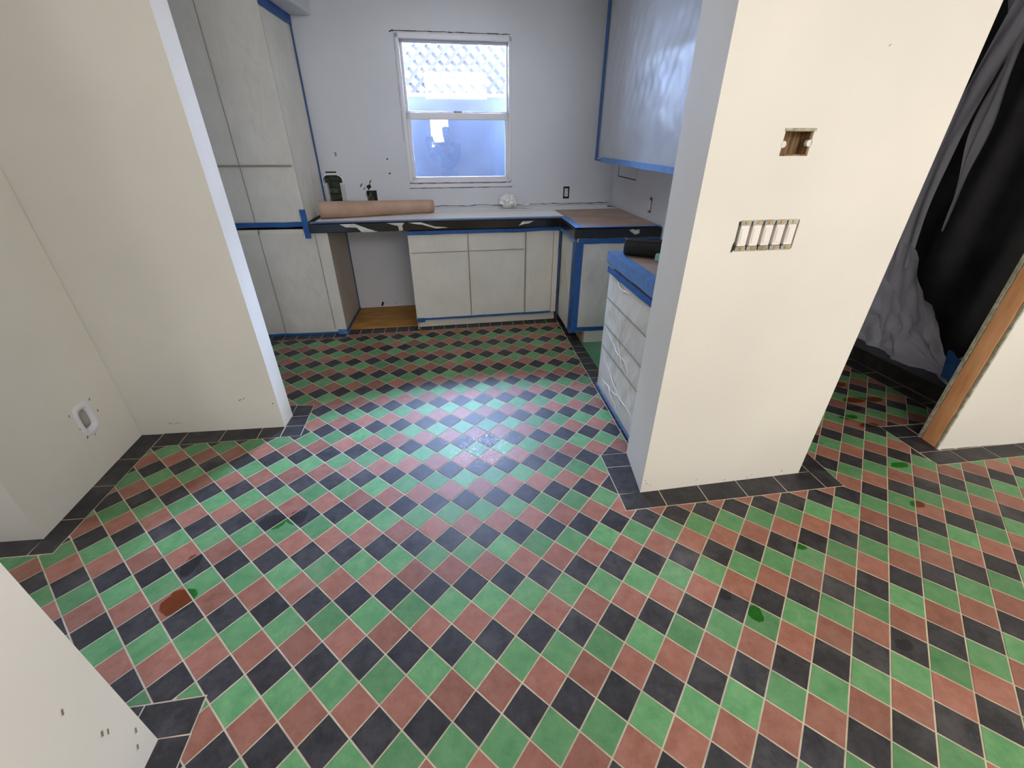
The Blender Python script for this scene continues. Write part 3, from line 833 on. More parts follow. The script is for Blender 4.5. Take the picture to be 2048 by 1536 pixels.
# ------------------------------------------------------------------ upper cabinet on the right wall
c = thing('wall_cabinet', (11, 18, 12.7), 'white wall cabinet on the right wall wrapped in glossy film and edged with blue tape', 'cabinet')
fu = frame(9.6, 28.4, 9.6, 8.0)
mb = MB(); mb.box(fu, 0, 20.3, .9, 2.45, 12.75, 24.0); mb.box(fu, 0, 20.3, .15, .9, 12.75, 12.95); mb.box(fu, 0, 6.2, .15, .9, 12.95, 24.0); mb.box(fu, 6.2, 20.3, .15, .9, 17.7, 24.0)
mb.build('body', M['white_cab'], c)
front(c, fu, .0, 3.1, 12.75, 24.0); front(c, fu, 3.1, 6.2, 12.75, 24.0)
for k in range(3): front(c, fu, 6.2 + 4.7 * k, 10.9 + 4.7 * k, 17.7, 24.0)
film_panel(c, fu, 0, 20.3, 12.85, 24.1, -.06, .10, M['film_clear'], nu=80, nv=50, seed=3.7)
tape_strip(c, fu, -.12, .42, 12.65, 24.1, -.17, wob=.04, seed=2, n=30)
tape_strip(c, fu, -.1, 1.6, 12.62, 12.74, -.2, wob=.02, seed=4)
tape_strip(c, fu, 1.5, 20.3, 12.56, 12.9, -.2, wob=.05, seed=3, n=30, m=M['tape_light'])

# ------------------------------------------------------------------ drawer cabinet beside the pillar
c = thing('drawer_cabinet', (9, 9, 0), 'drawer cabinet beside the pillar draped in loose white film with blue taped top', 'cabinet')
fd = frame(6.05, 12.35, 6.05, 5.9)
mb = MB(); mb.box(fd, 0.05, 6.4, .18, 6.0, .85, 8.1); mb.build('body', M['cream_panel'], c)
for z0, z1 in ((.9, 3.33), (3.36, 4.7), (4.73, 6.28), (6.32, 7.95)):
    front(c, fd, .05, 6.4, z0, z1, 'drawer_front')
film_panel(c, fd, -.05, 6.4, .42, 7.9, -.06, .07, M['film'], nu=44, nv=50, seed=9.4, label='film hanging in diagonal folds')
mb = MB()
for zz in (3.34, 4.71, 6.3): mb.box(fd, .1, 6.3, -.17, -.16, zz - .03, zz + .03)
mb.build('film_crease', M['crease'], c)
for k, (ua, za, ub, zb) in enumerate(((.3, 7.6, 3.4, 7.45), (.8, 6.0, 5.6, 2.4), (.5, 4.6, 4.8, 3.6), (.6, 3.1, 4.5, 1.2), (2.2, 1.6, 6.2, 1.75), (1.0, 1.5, 4.0, .9))):
    mb = MB(); mb.sm = True; n = 14
    path = [fd(ua + (ub - ua) * i / n, -.15 - .04 * math.sin(i), za + (zb - za) * i / n + .12 * math.sin(i * .5 + k)) for i in range(n + 1)]
    mb.tube(path, [.008 + .03 * math.sin(math.pi * i / n) for i in range(n + 1)], 6); mb.build('film_fold', M['film'], c)
film_panel(c, frame(12.0, 12.36, 6.05, 12.36), 0, 5.9, .42, 7.9, -.05, .1, M['film'], nu=16, nv=20, seed=4.4)
tape_strip(c, fd, -.08, 6.4, 7.72, 8.05, -.2, wob=.06, seed=5)
tape_strip(c, fd, -.1, 6.4, .35, .5, -.16, wob=.09, seed=7, m=M['tape_light'])
c = thing('short_countertop', (9, 9, 8.1), 'short countertop beside the pillar with its edge wrapped in blue tape', 'countertop')
mb = MB(); mb.box(ID, 5.85, 12.08, 5.9, 12.55, 8.14, 8.78); mb.build('slab', M['stone'], c, bevel=.03)
fq = frame(5.85, 12.55, 5.85, 5.9)
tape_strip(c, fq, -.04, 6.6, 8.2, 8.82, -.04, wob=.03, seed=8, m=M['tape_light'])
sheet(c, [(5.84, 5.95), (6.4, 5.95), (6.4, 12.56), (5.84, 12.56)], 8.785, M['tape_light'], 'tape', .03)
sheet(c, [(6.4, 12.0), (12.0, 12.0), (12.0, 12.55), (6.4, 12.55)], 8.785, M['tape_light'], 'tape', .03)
sheet(c, [(6.4, 5.95), (12.0, 5.95), (12.0, 12.0), (6.4, 12.0)], 8.785, M['paper_tan'], 'cover_board', .04)
# black roll and small aqua block
c = thing('black_roll', (7.6, 10.7, 8.83), 'fat black rubber roll lying on the short countertop', 'roll')
d_ = Vector((1.45, -.85, 0)).normalized(); p0 = Vector((6.35, 11.55, 9.28))
mb = MB(); mb.sm = True
path = [p0 + d_ * t for t in (0, .03, .1, 1, 2, 3, 4.2)]
mb.tube(path, [.40, .44, .455, .45, .455, .45, .45], 24, cap=False); mb.build('outer', M['blackroll'], c)
mb = MB(); mb.tube([p0 + d_ * .02, p0 + d_ * 4.15], [.40, .40], 24); mb.build('inner', M['black_fix'], c)
for k in range(3):
    mb = MB(); an = .9 + k * .7; off = Vector((0, 0, 1)) * math.sin(an) * .46 + d_.cross(Vector((0, 0, 1))) * math.cos(an) * .46
    mb.tube([p0 + d_ * .05 + off, p0 + d_ * 4.1 + off], .02, 6); mb.build('ridge', M['black_fix'], c)
c = thing('aqua_block', (7.6, 9.8, 8.83), 'small pale aqua block in front of the black roll', 'block')
mb = MB(); mb.box(frame(7.35, 9.95, 8.0, 9.5), 0, .8, 0, .35, 8.83, 9.2); mb.build('block', M['aqua'], c, bevel=.06)
mb = MB(); mb.box(frame(7.35, 9.95, 8.0, 9.5), .2, .6, .08, .27, 9.2, 9.26); mb.build('cap', M['paper_white'], c, bevel=.02)

# ------------------------------------------------------------------ window
mb = MB()
z0w, z1w = 10.86, 21.0
for a in ((WU0, WU0 + .26, z0w, z1w), (WU1 - .22, WU1, z0w, z1w), (WU0, WU1, z1w - .34, z1w), (WU0, WU1, z0w, z0w + .2)):
    mb.box(fb, a[0], a[1], -.06, .95, a[2], a[3])
win = mb.build('window_1', M['vinyl'], None, tuple(fb((WU0 + WU1) / 2, 0, 10.5)), bevel=.04, kind='structure')
mb = MB(); mb.box(fb, WU0 - .02, WU1 + .05, -.05, .3, 10.50, 10.84); mb.build('sill', M['vinyl'], win, bevel=.03)
mb = MB(); lo = (WU0 + .26, WU1 - .22)
gl0, gl1 = bu(-5.58), bu(2.14)
for a in ((lo[0], gl0, 11.0, 16.0), (gl1, lo[1], 11.0, 16.0), (lo[0], lo[1], 11.0, 11.32), (lo[0], lo[1], 15.52, 16.0)):
    mb.box(fb, a[0], a[1], .0, .34, a[2], a[3])
ls = mb.build('lower_sash', M['vinyl'], win, bevel=.03)
mb = MB(); mb.box(fb, gl0 - .03, gl1 + .03, .16, .18, 11.28, 15.55); mb.build('pane', M['glass_low'], ls)
mb = MB(); gu0, gu1 = lo[0] + .22, lo[1] - .1
for a in ((lo[0], gu0, 15.7, 20.66), (gu1, lo[1], 15.7, 20.66), (lo[0], lo[1], 15.7, 16.12), (lo[0], lo[1], 20.5, 20.66)):
    mb.box(fb, a[0], a[1], .5, .84, a[2], a[3])
us = mb.build('upper_sash', M['vinyl'], win, bevel=.03)
mb = MB(); mb.box(fb, gu0 - .03, gu1 + .03, .66, .68, 16.1, 20.52); mb.build('pane', M['glass'], us)
mb = MB(); q = [fb(bu(-1.75) + .32 * math.cos(t * math.pi / 6), -.02 + .16 * math.sin(t * math.pi / 6) + .17, 16.0) for t in range(12)]
mb.prism([(p.x, p.y) for p in q], 16.0, 16.12); mb.build('sash_lock', M['metal'], ls)


def crack(parent, fr, pts, wdt, v=-.012, name='crack', m=None):
    mb = MB()
    for (u0, z0), (u1, z1) in zip(pts[:-1], pts[1:]):
        d = Vector((u1 - u0, z1 - z0)).normalized(); n_ = Vector((-d.y, d.x)) * wdt * random.uniform(.3, .7)
        mb.add([fr(u0 - n_.x, v, z0 - n_.y), fr(u1 - n_.x, v, z1 - n_.y), fr(u1 + n_.x, v, z1 + n_.y), fr(u0 + n_.x, v, z0 + n_.y)], [[0, 1, 2, 3]])
    return mb.build(name, m or (M['nick'] if name in ('nick', 'scuff') else M['crack']), parent)


def wob(u0, z0, u1, z1, n, a=.015): return [(u0 + (u1 - u0) * k / n, z0 + (z1 - z0) * k / n + random.uniform(-a, a)) for k in range(n + 1)]


crack(wall_back, fb, wob(WU0 - .15, 21.12, WU1 - .1, 21.12, 30), .05)
crack(wall_back, fb, [(WU0 - .35, 21.02), (WU0 - .1, 21.14), (WU0 - .05, 21.05)], .07)
crack(wall_back, fb, wob(WU0 - .1, 10.46, WU1 + .1, 10.47, 26), .04)
crack(wall_back, fb, wob(WU0 + .02, 10.855, WU1 - .1, 10.855, 24), .05, v=-.075)
crack(wall_back, fb, wob(WU0 - .12, 14, WU0 - .06, 21, 20, .0), .02)
crack(wall_back, fb, wob(bu(-12.9), 9.0, bu(11.8), 9.0, 50, .05), .05)

# fixtures in the back wall
c = thing('outlet', tuple(fb(bu(7.7), 0, 9.9)), 'bare duplex outlet in a dark box on the window wall above the counter', 'outlet')
mb = MB(); 
for a in ((o1[0], o1[0] + .07, o1[2], o1[3]), (o1[1] - .07, o1[1], o1[2], o1[3]), (o1[0], o1[1], o1[3] - .07, o1[3]), (o1[0], o1[1], o1[2], o1[2] + .07)): mb.box(fb, a[0], a[1], -.02, .4, a[2], a[3])
mb.box(fb, o1[0], o1[1], .4, .43, o1[2], o1[3]); mb.build('box', M['black_fix'], c)
mb = MB(); mb.box(fb, o1[0] + .12, o1[1] - .12, -.06, .3, o1[2] + .16, o1[3] - .16); mb.build('device', M['dev_white'], c, bevel=.02)
for dz in (.30, .62):
    mb = MB(); mb.box(fb, o1[0] + .2, o1[0] + .23, -.075, -.05, o1[2] + dz, o1[2] + dz + .12); mb.box(fb, o1[1] - .25, o1[1] - .22, -.075, -.05, o1[2] + dz, o1[2] + dz + .12); mb.build('slots', M['black_fix'], c)
fr_w = frame(12.1, 30.9, 12.1, 6.0)    # right wall, u runs towards the camera
c = thing('outlet', (12.1, 22.2, 9.9), 'bare outlet on the right kitchen wall near the end of the counter', 'outlet')
mb = MB(); mb.box(fr_w, 8.55, 8.95, -.03, .0, 9.35, 10.4); mb.build('box', M['black_fix'], c, bevel=.02)
mb = MB(); mb.box(fr_w, 8.58, 8.93, -.07, -.03, 9.52, 10.22); mb.build('device', M['dev_white'], c, bevel=.02)
for za, zb in ((9.38, 9.5), (10.25, 10.37)):
    mb = MB(); mb.box(fr_w, 8.62, 8.88, -.09, -.04, za, zb); mb.build('yoke', M['metal'], c)
c = thing('wall_patch', (12.1, 28, 12), 'square of patched drywall with dark cut lines under the wall cabinet', 'wall patch')
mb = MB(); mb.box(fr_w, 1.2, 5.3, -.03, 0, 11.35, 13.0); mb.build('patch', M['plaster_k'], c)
mb = MB(); mb.box(fr_w, 1.1, 1.22, -.035, 0, 11.3, 13.0); mb.box(fr_w, 1.1, 5.3, -.035, 0, 11.28, 11.36); mb.build('cut_line', M['crack'], c)

c = thing('junction_box', tuple(fb((ebox[0] + ebox[1]) / 2, 0, 9.85)), 'open electrical box with loose wires in the window wall', 'junction box')
mb = MB(); mb.box(fb, ebox[0], ebox[1], .5, .55, ebox[2], ebox[3]); mb.box(fb, ebox[0], ebox[0] + .05, .02, .5, ebox[2], ebox[3]); mb.box(fb, ebox[1] - .05, ebox[1], .02, .5, ebox[2], ebox[3]); mb.box(fb, ebox[0], ebox[1], .02, .5, ebox[2], ebox[2] + .05); mb.box(fb, ebox[0], ebox[1], .02, .5, ebox[3] - .05, ebox[3]); mb.build('box', M['black_fix'], c)
for k in range(4):
    mb = MB(); mb.sm = True
    mb.tube([fb(ebox[0] + .12 + .1 * k + .09 * math.sin(t * 1.1 + k), .3 - .07 * t * (1 + .2 * k), ebox[3] - .1 - .13 * t) for t in range(6)], .018, 6); mb.build('wire', M['wire'], c)
mb = MB(); pp = [(ebox[0] + .03, 10.70), (ebox[0] + .38, 10.86), (ebox[0] + .46, 10.62), (ebox[0] + .28, 10.46), (ebox[0] + .2, 10.36), (ebox[0] + .12, 10.52)]
mb.add([fb(u, -.012, z) for u, z in pp], [list(range(6))]); mb.build('hole', M['dark_void'], wall_back)
for a in (((ebox[0] - .45, 10.65), (ebox[0] - .25, 10.9)), ((ebox[0] + .35, 10.9), (ebox[0] + .5, 11.15)), ((ebox[0] - .2, 10.4), (ebox[0] - .05, 10.6)), ((ebox[0] - .1, 9.9), (ebox[0] + .02, 10.3))):
    crack(wall_back, fb, list(a), .07)
for x_, z_ in ((-7.86, 12.7), (-7.8, 11.62)):
    crack(wall_back, fb, [(bu(x_), z_), (bu(x_) + .16, z_ + .04)], .1, name='screw_hole')
c = thing('tape_scrap', tuple(fb(bu(-11.8), 0, 13.1)), 'tiny torn piece of blue tape on the wall above the niche', 'tape')
mb = MB(); mb.add([fb(bu(-11.88), -.02, 12.95), fb(bu(-11.74), -.02, 12.93), fb(bu(-11.72), -.02, 13.2), fb(bu(-11.9), -.02, 13.24), fb(bu(-11.84), -.02, 13.1)], [[0, 1, 2, 3, 4]]); mb.build('scrap', M['tape_light'], c, solid=.01)

# niche with rounded head, cut through to the lath, taped edges
c = thing('wall_opening', tuple(fb((niche[0] + niche[1]) / 2, 0, 10)), 'tall cut-out in the wall left of the junction box showing dark lath and film strips', 'wall opening')
nu0, nu1 = niche[0], niche[1]
for k in range(6):
    mb = MB(); z = 8.6 + k * .5; mb.box(fb, nu0, nu1, .72 + random.uniform(-.04, .04), .84, z, z + .40); mb.build('lath', M['lath'], c)
mb = MB()
for s_ in (-1, 1):
    uc = nu0 + .05 if s_ < 0 else nu1 - .05
    mb.box(fb, uc - .16, uc + .16, -.02, .7, 8.8, 10.95)
mb.build('side_return', M['film_fold'], c)
for k, uu in enumerate((nu0 + .02, nu0 + .14, nu1 - .14, nu1 - .02, nu1 + .1)):
    mb = MB(); mb.box(fb, uu - .03, uu + .03, -.06 - .02 * (k % 2), .5, 8.8, 10.85 + .1 * (k % 2)); mb.build('film_strip', M['film_clear'], c)
mb = MB()
for k in range(10):
    t0, t1 = math.pi * k / 10, math.pi * (k + 1) / 10; rc = (nu1 - nu0) / 2 + .02; um = (nu0 + nu1) / 2
    mb.add([fb(um + rc * math.cos(t0), -.015, 11.2 + .42 * math.sin(t0)), fb(um + (rc + .12) * math.cos(t0), -.015, 11.2 + .52 * math.sin(t0)), fb(um + (rc + .12) * math.cos(t1), -.015, 11.2 + .52 * math.sin(t1)), fb(um + rc * math.cos(t1), -.015, 11.2 + .42 * math.sin(t1))], [[0, 1, 2, 3]])
mb.build('rim', M['film_fold'], c, solid=.05)
mb = MB(); mb.box(fb, nu0 + .3, nu1 - .35, -.03, 0, 11.72, 11.83); mb.build('top_slot', M['black_fix'], c)

# ------------------------------------------------------------------ fixtures on the pillar
c = thing('switch_bank', tuple(fc(2.75, 0, 11.4)), 'row of five bare white switches in a metal box on the pillar', 'switches')
h = hc[1]
mb = MB(); mb.box(fc, h[0], h[1], .4, .45, h[2], h[3]); mb.box(fc, h[0], h[0] + .04, .03, .4, h[2], h[3]); mb.box(fc, h[1] - .04, h[1], .03, .4, h[2], h[3]); mb.build('box', M['metal'], c)
pw = (h[1] - h[0] - .08) / 5
for k in range(5):
    u = h[0] + .06 + pw * k
    mb = MB(); mb.box(fc, u + .05, u + pw - .07, -.04, .3, h[2] + .14, h[3] - .13); sw = mb.build('switch', M['dev_white'], c, bevel=.025)
    mb = MB(); mb.box(fc, u + .1, u + pw - .12, -.06, -.04, h[2] + .24, h[3] - .23); mb.build('rocker', M['dev_white'], sw, bevel=.015)
    for za, zb in ((h[3] - .13, h[3] + .03), (h[2] - .03, h[2] + .13)):
        mb = MB(); mb.box(fc, u + .02, u + pw - .04, -.02, .02, za, zb); mb.build('yoke', M['metal'], c)
    for zz in (h[3] - .05, h[2] + .05):
        mb = MB(); cc = u + pw / 2; mb.add([fc(cc + .05 * math.cos(t * 1.047), -.035, zz + .05 * math.sin(t * 1.047)) for t in range(6)] + [fc(cc + .05 * math.cos(t * 1.047), -.015, zz + .05 * math.sin(t * 1.047)) for t in range(6)], [list(range(6))] + [[t, t + 6, (t + 1) % 6 + 6, (t + 1) % 6] for t in range(6)]); mb.build('screw', M['brass'], c)
mb = MB(); mb.add([fc(u, -.012, z) for u, z in ((h[0] - .06, 10.86), (h[0] + .02, 10.9), (h[0] + .02, 11.25), (h[0] - .03, 11.15))], [[0, 1, 2, 3]]); mb.build('hole', M['dark_void'], wall_column)
c = thing('wall_box', tuple(fc(2.9, 0, 14.1)), 'small empty wall box high on the pillar above the switches', 'junction box')
h = hc[0]
mb = MB(); mb.box(fc, h[0], h[1], .5, .55, h[2], h[3]); mb.box(fc, h[0], h[0] + .04, .05, .5, h[2], h[3]); mb.box(fc, h[1] - .04, h[1], .05, .5, h[2], h[3]); mb.box(fc, h[0], h[1], .05, .5, h[2], h[2] + .04); mb.box(fc, h[0], h[1], .05, .5, h[3] - .04, h[3]); mb.build('box', M['box_wood'], c)
for u, z in ((h[0] + .05, 14.12), (h[1] - .05, 14.15)):
    mb = MB(); mb.add([fc(u + .1 * math.cos(t * .785), .0, z + .1 * math.sin(t * .785)) for t in range(8)] + [fc(u + .1 * math.cos(t * .785), .12, z + .1 * math.sin(t * .785)) for t in range(8)], [list(range(8))] + [[t, t + 8, (t + 1) % 8 + 8, (t + 1) % 8] for t in range(8)]); mb.build('screw_tab', M['plaster'], c)
mb = MB(); mb.box(fc, h[0] - .03, h[1] + .05, -.025, .02, h[3] - .02, h[3] + .06); mb.build('plaster_lip', M['raw_edge'], c)

# ------------------------------------------------------------------ socket hole with plaster collar in the left wall
fl_ = frame(*P_L0, *P_L1); h = holes_l[0]
c = thing('wall_socket_hole', tuple(fl_(4.65, 0, 2.8)), 'open wall box with a rounded white plaster collar low on the left wall', 'wall box')
mb = MB(); n = 24; uc, zc_ = (h[0] + h[1]) / 2, (h[2] + h[3]) / 2; vs = []
for ring, (ru, rz, v) in enumerate(((.27, .45, .10), (.33, .52, -.03), (.47, .72, -.05), (.55, .82, .0))):
    for i in range(n):
        a = 2 * math.pi * i / n; ca, sa = math.cos(a), math.sin(a); k = (abs(ca) ** 4 + abs(sa) ** 4) ** -.25
        vs.append(fl_(uc + ru * ca * k, v, zc_ + rz * sa * k))
mb.sm = True; mb.add(vs, [[r_ * n + i, r_ * n + (i + 1) % n, (r_ + 1) * n + (i + 1) % n, (r_ + 1) * n + i] for r_ in range(3) for i in range(n)]); mb.build('collar', M['vinyl'], c)
mb = MB(); mb.box(fl_, h[0] - .05, h[1] + .05, .7, .75, h[2], h[3] ); mb.build('box_back', M['box_wood'], c)
mb = MB(); mb.box(fl_, h[0], h[0] + .22, .35, .7, h[2] + .35, h[3] - .2); mb.build('bracket', M['green_floor'], c)
for du, z in ((-.75, 3.35), (-.62, 2.55), (-.5, 2.0), (-.05, 1.85), (.75, 2.7), (.65, 3.4), (-.35, 2.3)):
    crack(wall_left, fl_, [(uc + du, z), (uc + du + .05, z + .12)], .05, name='nick')

# scuffs and nicks on the walls
fpa = frame(-20.43, 10.64, -12.84, 10.48)
for u, z in ((5.65, 1.87), (5.9, 1.95), (5.72, 1.9), (7.3, 1.55)): crack(wall_partition, fpa, [(u, z), (u + .08, z + .06)], .05, name='nick')
for k in range(6): crack(wall_partition, fpa, [(1.6 + .12 * k, .62 + .05 * math.sin(k * 2)), (1.72 + .12 * k, .66 + .06 * math.sin(k * 2 + 1))], .02, name='scuff')
for u, z in ((.2, .5), (.4, .35), (.1, .7), (2.7, .35), (4.2, .12), (5.4, .1), (5.6, .25), (7.2, .25), (5.0, 16.6)): crack(wall_column, fc, [(u, z), (u + .06, z + .05)], .035, name='nick')
fnr = frame(-11.5, -30, -11.5, -4.45)
for y, z in ((-5.4, 3.6), (-5.2, 2.1), (-5.1, 1.95), (-4.7, 1.0), (-4.9, .6)): crack(wall_near, fnr, [(30 + y, z), (30 + y + .05, z + .14)], .04, name='nick')
for k, u in enumerate((1.1, 2.4, 3.3, 5.2)): crack(wall_back, fb, [(bu(-12) + u, .35 + .1 * (k % 2)), (bu(-12) + u + .12, .42)], .07, name='nick')
crack(wall_back, fb, [(bu(-10), .15), (bu(-9.85), .55)], .16, name='nick', m=M['dark_void'])

# ------------------------------------------------------------------ beyond the hall: curb, dark sheet, bunched film
c = thing('shower_curb', (26.9, 13, 0), 'low dark curb at the end of the tiled hall below the hanging film', 'curb')
CQ = [(26.65, 6.3), (27.9, 6.3), (27.4, 21), (25.6, 21)]
mb = MB(); mb.prism(CQ, 0, .95); mb.build('curb_block', M['curb'], c, bevel=.05)
mb = MB(); mb.prism([(26.6, 6.3), (27.9, 6.3), (27.4, 21), (25.55, 21)], .96, 1.06); mb.build('cap', M['dark_sheet'], c, bevel=.03)
mb = MB(); mb.sm = True
mb.grid(lambda s, t: Vector((31.0 - 1.2 * s + .45 * noise.noise(Vector((s * 7, t * 1.5, 0))) + .2 * math.sin(s * 26 + 2 * t), 5.4 + 15.6 * s, ZC * t)), 70, 24)
o = mb.build('dark_sheet', M['dark_sheet']); tag(o, 'dark sheet hanging behind the hall opening', 'sheet')
c = thing('plastic_drape', (28, 14, 1), 'ghostly translucent plastic film hanging and bunched over the dark curb', 'plastic sheet')
TOP = [(21, 9.5), (18, 9.0), (15.7, 7.9), (15.0, 7.4), (14, 6.4), (12.8, 5.0), (12.2, 4.6), (11.4, 3.4), (10.6, 2.3), (9.8, 1.9), (9.2, 2.6), (8.0, 4.8), (6.5, 7.0)]


def top_at(y):
    for (a, za), (b, zb) in zip(TOP[:-1], TOP[1:]):
        if b <= y <= a: return zb + (za - zb) * (y - b) / (a - b)
    return TOP[-1][1]


for lay, (x0, sc) in enumerate(((28.2, 1.), (27.9, .62), (28.5, .8))):
    mb = MB(); mb.sm = True

    def fn(s, t, x0=x0, sc=sc, lay=lay):
        y = 20.5 - 14 * s; z1 = 1.0 + (top_at(y) - 1.0) * sc * (1 + .12 * noise.noise(Vector((s * 9, lay, 0))))
        f_ = noise.noise(Vector((y * .55 + t * 1.2, t * 2.2, lay))) + .5 * noise.noise(Vector((y * 1.5 - t * 2.5, t * 4, lay + 5)))
        return Vector((x0 + f_ * .9 * (1 - .4 * t) - (1 - t) ** 3 * .8, y, 1.08 + (z1 - 1.08) * t))
    mb.grid(fn, 60, 24); mb.build('film_layer', M['film_floor'], c)
mb = MB(); mb.sm = True
mb.grid(lambda s, t: Vector((28.3 + .25 * noise.noise(Vector((s * 3, t * 4, 9))), 15.3 + 2.4 * (s - .2) * (.5 + .6 * abs(noise.noise(Vector((t * 2.3, 1, 1))))) + .6 * math.sin(t * 5), 6.5 + 18 * t)), 14, 40)
mb.build('hanging_strip', M['film_floor'], c)
mb = MB(); mb.sm = True
mb.grid(lambda s, t: Vector((29.0 + .25 * noise.noise(Vector((s * 3, t * 4, 19))), 14.6 + 3.6 * (s - .2) * t * (.3 + .9 * abs(noise.noise(Vector((t * 1.7, 4, 1))))) + .8 * t, 9 + 15.4 * t)), 14, 40)
mb.build('hanging_strip', M['film_floor'], c)
mb = MB(); mb.grid(lambda s, t: Vector((26.95 + .2 * t, 9.0 - .95 * s + .5 * t, 1.35 + 1.6 * t - .2 * s + .1 * math.sin(6 * s))), 5, 8); mb.build('tape', M['tape'], c, solid=.02)

# ------------------------------------------------------------------ outside the window
GY = 36.0
o_ = MB(); o_.box(ID, -24, 22, GY, GY + 1.2, -2, 17.45)
gw = o_.build('garden_wall', M['gwall'], None, (0, GY, -2)); tag(gw, 'blue-grey garden wall outside the window', 'wall')
mb = MB(); mb.box(ID, -60, 60, 32.5, 110, -2.2, -2); mb.build('garden_ground', M['ground'], kind='structure')
c = thing('lattice_fence', (0, GY + .4, 17.45), 'diagonal wooden lattice on top of the garden wall outside the window', 'fence')
mb = MB(); mb.box(ID, -24, 22, GY + .2, GY + .5, 17.45, 17.72); mb.build('rail', M['vinyl'], c)
mb = MB(); mb.box(ID, -24, 22, GY + .2, GY + .5, 22.45, 22.75); mb.build('rail', M['lattice'], c)
PIT = 1.09; LH = 4.75; z0l = 17.72


def slat(x, d, v):
    """one slat leaning d, clipped to the panel X -9.6..6"""
    wq = .35 * math.sqrt(2) / 2
    P2 = [(x - wq, 0), (x + wq, 0), (x + wq + d * LH, LH), (x - wq + d * LH, LH)]
    P2 = clip(P2, (-9.6, 0), (-9.6, 1), False); P2 = clip(P2, (6, 0), (6, 1), True) if len(P2) > 2 else P2
    if len(P2) < 3 or parea(P2) < .3: return
    n = len(P2); mb = MB()
    mb.add([(p[0], v, z0l + p[1]) for p in P2] + [(p[0], v + .1, z0l + p[1]) for p in P2], [list(range(n)), list(range(n, 2 * n))[::-1]] + [[i, n + i, n + (i + 1) % n, (i + 1) % n] for i in range(n)])
    mb.build('slat', M['lattice'], c)


x = -9.6 - LH
while x < 6: slat(x, 1, GY + .25); x += PIT
x = -9.4
while x < 6 + LH: slat(x, -1, GY + .37); x += PIT


# ------------------------------------------------------------------ the person taking the photo, seen only as a reflection in the lower pane
M['cloth'] = mat('dark_shirt', (34, 38, 48), .85, 6, .2)
M['trousers'] = mat('dark_trousers', (40, 42, 50), .85, 6, .2)
M['skin'] = mat('skin', (196, 150, 124), .5, 6, .06)
M['hair'] = mat('dark_hair', (30, 24, 20), .6, 20, .3)
M['shoe'] = mat('shoe_leather', (46, 40, 36), .6)
PX, PY = .75, -13.9


def skin(name, V, E, m, parent, sub=2, root=0):
    """V: (x, y, z, radius) in tile pitches relative to the person's base"""
    me = bpy.data.meshes.new(name); o = bpy.data.objects.new(name, me); link(o, parent)
    me.from_pydata([Vector((v[0], v[1], v[2])) * S for v in V], E, []); me.materials.append(m)
    md = o.modifiers.new('skin', 'SKIN'); md.use_smooth_shade = True
    for k, v in enumerate(me.skin_vertices[0].data):
        r = V[k][3]; v.radius = ((r if not isinstance(r, tuple) else r[0]) * S, (r if not isinstance(r, tuple) else r[1]) * S); v.use_root = (k == root)
    sb = o.modifiers.new('sub', 'SUBSURF'); sb.levels = sb.render_levels = sub
    return o


person = thing('person', (PX, PY, 0), 'person in dark clothes behind the camera, holding up a phone', 'person')
PH = Vector((-2.60 - PX, -11.55 - PY, 14.0))
RS, LS = Vector((-1.75, 0, 12.9)), Vector((1.75, 0, 12.9))
RE, LE = Vector((-2.7, .9, 10.7)), Vector((1.2, 1.4, 10.6))
RH, LH_ = PH + Vector((-.45, -.45, -.45)), PH + Vector((.85, -.35, -.5))
V = [(0, 0, 8.6, (1.35, .95)), (0, 0, 10.2, (1.25, .9)), (0, 0, 12.0, (1.5, .95)), (0, .05, 13.0, (.9, .7)), (-.1, .15, 13.75, .52), (-.2, .35, 14.45, (.68, .75)), (-.22, .4, 15.1, (.72, .85)), (-.22, .35, 15.65, (.5, .6))]
E_ = [(0, 1), (1, 2), (2, 3), (3, 4), (4, 5), (5, 6), (6, 7)]
for side, (sh, el, ha) in enumerate(((RS, RE, RH), (LS, LE, LH_))):
    n0 = len(V); mid = sh.lerp(el, .5); fm = el.lerp(ha, .5); wr = el.lerp(ha, .9)
    V += [(*sh, .62), (*mid, .5), (*el, .42), (*fm, .36), (*wr, .25), (*ha, .30)]
    E_ += [(2, n0), (n0, n0 + 1), (n0 + 1, n0 + 2), (n0 + 2, n0 + 3), (n0 + 3, n0 + 4), (n0 + 4, n0 + 5)]
for sx_ in (-1, 1):
    n0 = len(V); V += [(.75 * sx_, 0, 7.8, .85), (.85 * sx_, .05, 4.4, .52), (.88 * sx_, -.1, 2.6, .5), (.9 * sx_, -.15, .6, .32), (.95 * sx_, .9, .28, .26)]
    E_ += [(0, n0), (n0, n0 + 1), (n0 + 1, n0 + 2), (n0 + 2, n0 + 3), (n0 + 3, n0 + 4)]
skin('body', V, E_, M['skin'], person)
for side, (ha, sg) in enumerate(((RH, 1), (LH_, -1))):
    for k in range(5):      # four fingers curl round the back edge of the phone, the thumb closes from below
        L_ = (.78, .86, .82, .66, .6)[k]
        if k < 4: b = ha + Vector((.05 * sg, .12, .28 - .2 * k)); d1 = Vector((.5 * sg, .75, .12)).normalized(); d2 = Vector((.95 * sg, -.1, 0)).normalized()
        else: b = ha + Vector((-.05 * sg, -.05, .1)); d1 = Vector((.75 * sg, .1, .5)).normalized(); d2 = Vector((.9 * sg, .2, .25)).normalized()
        p1 = b + d1 * L_ * .45; p2 = p1 + (d1 + d2).normalized() * L_ * .3; p3 = p2 + d2 * L_ * .25
        skin('finger' if k < 4 else 'thumb', [(*(b - d1 * .15), .095), (*p1, .09), (*p2, .08), (*p3, .065)], [(0, 1), (1, 2), (2, 3)], M['skin'], person, 1)
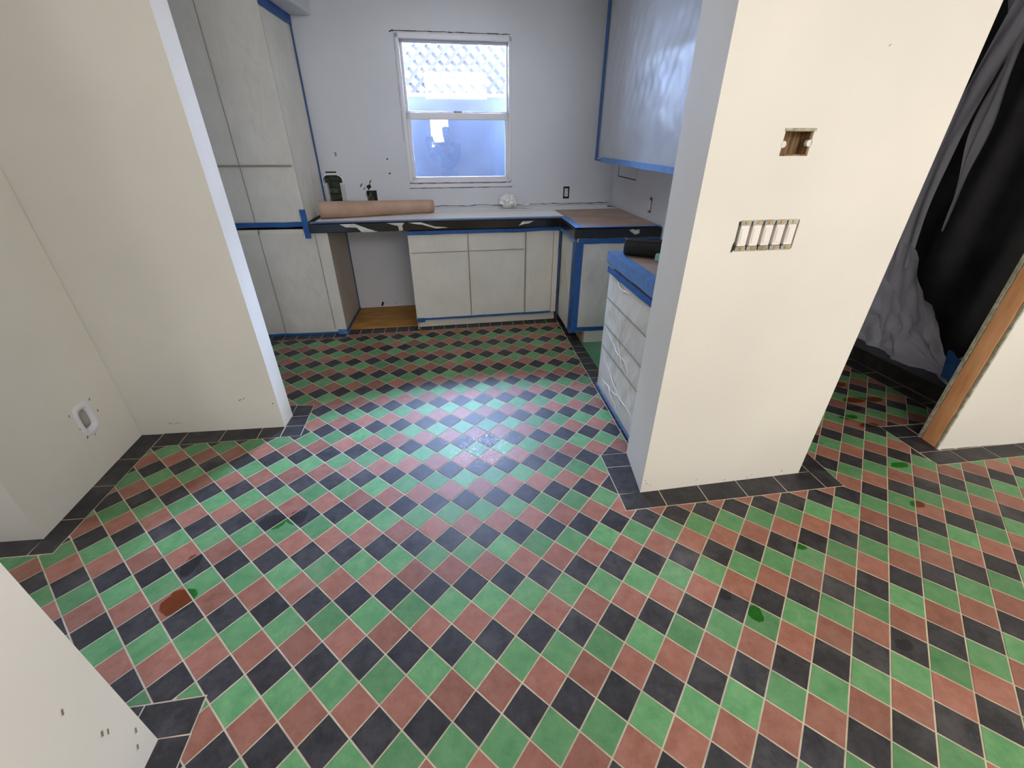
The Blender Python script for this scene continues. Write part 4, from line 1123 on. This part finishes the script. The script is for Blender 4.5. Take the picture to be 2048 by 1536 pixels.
V = [(0, 0, 8.3, (1.5, 1.05)), (0, 0, 10.2, (1.38, 1.0)), (0, 0, 12.0, (1.62, 1.05)), (0, .03, 12.95, (1.0, .8)), (-.05, .08, 13.3, .62)]
E_ = [(0, 1), (1, 2), (2, 3), (3, 4)]
for sh, el, ha in ((RS, RE, RH), (LS, LE, LH_)):
    n0 = len(V); V += [(*sh, .76), (*sh.lerp(el, .5), .66), (*el, .58), (*el.lerp(ha, .45), .5)]; E_ += [(2, n0), (n0, n0 + 1), (n0 + 1, n0 + 2), (n0 + 2, n0 + 3)]
skin('shirt', V, E_, M['cloth'], person)
V = [(0, 0, 8.5, (1.45, 1.05))]; E_ = []
for sx_ in (-1, 1):
    n0 = len(V); V += [(.78 * sx_, 0, 7.6, .98), (.86 * sx_, .05, 4.4, .68), (.9 * sx_, -.1, .75, .55)]; E_ += [(0, n0), (n0, n0 + 1), (n0 + 1, n0 + 2)]
skin('trousers', V, E_, M['trousers'], person)
for sx_ in (-1, 1): skin('shoe', [(.9 * sx_, -.4, .36, .34), (.95 * sx_, .4, .34, .38), (.98 * sx_, 1.15, .3, .3)], [(0, 1), (1, 2)], M['shoe'], person, 1)
skin('hair', [(-.22, .1, 14.9, (.75, .7)), (-.22, .2, 15.5, (.74, .8)), (-.22, .25, 15.85, (.5, .6))], [(0, 1), (1, 2)], M['hair'], person)
for dx in (-.52, .08):
    bm = bmesh.new(); bmesh.ops.create_uvsphere(bm, u_segments=10, v_segments=8, radius=.11 * S); me = bpy.data.meshes.new('eye'); bm.to_mesh(me); bm.free(); me.materials.append(M['black_fix'])
    o = bpy.data.objects.new('eye', me); link(o, person, (PX + dx, PY + 1.12, 15.0))
skin('nose', [(-.22, 1.1, 15.0, .08), (-.22, 1.3, 14.72, .13)], [(0, 1)], M['skin'], person, 1)
skin('mouth', [(-.45, 1.12, 14.4, .05), (-.22, 1.17, 14.38, .06), (.02, 1.12, 14.4, .05)], [(0, 1), (1, 2)], M['box_wood'], person, 1)
for dx in (-.95, .5): skin('ear', [(dx, .35, 14.75, (.06, .13)), (dx, .32, 15.1, (.07, .16))], [(0, 1)], M['skin'], person, 1)
c = thing('phone', (PX + PH.x, PY + PH.y, 14), 'black phone held up in both hands behind the camera', 'phone')
fph = frame(PX + PH.x - .45, PY + PH.y, PX + PH.x + .85, PY + PH.y + .0)   # the phone's long side
mb = MB(); mb.box(fph, 0.06, 1.24, .03, .08, 13.72, 14.34); mb.build('body', M['black_fix'], c, bevel=.04)
mb = MB(); mb.box(fph, .05, 1.25, -.012, 0, 13.7, 14.35); mb.build('screen', M['stone'], c)
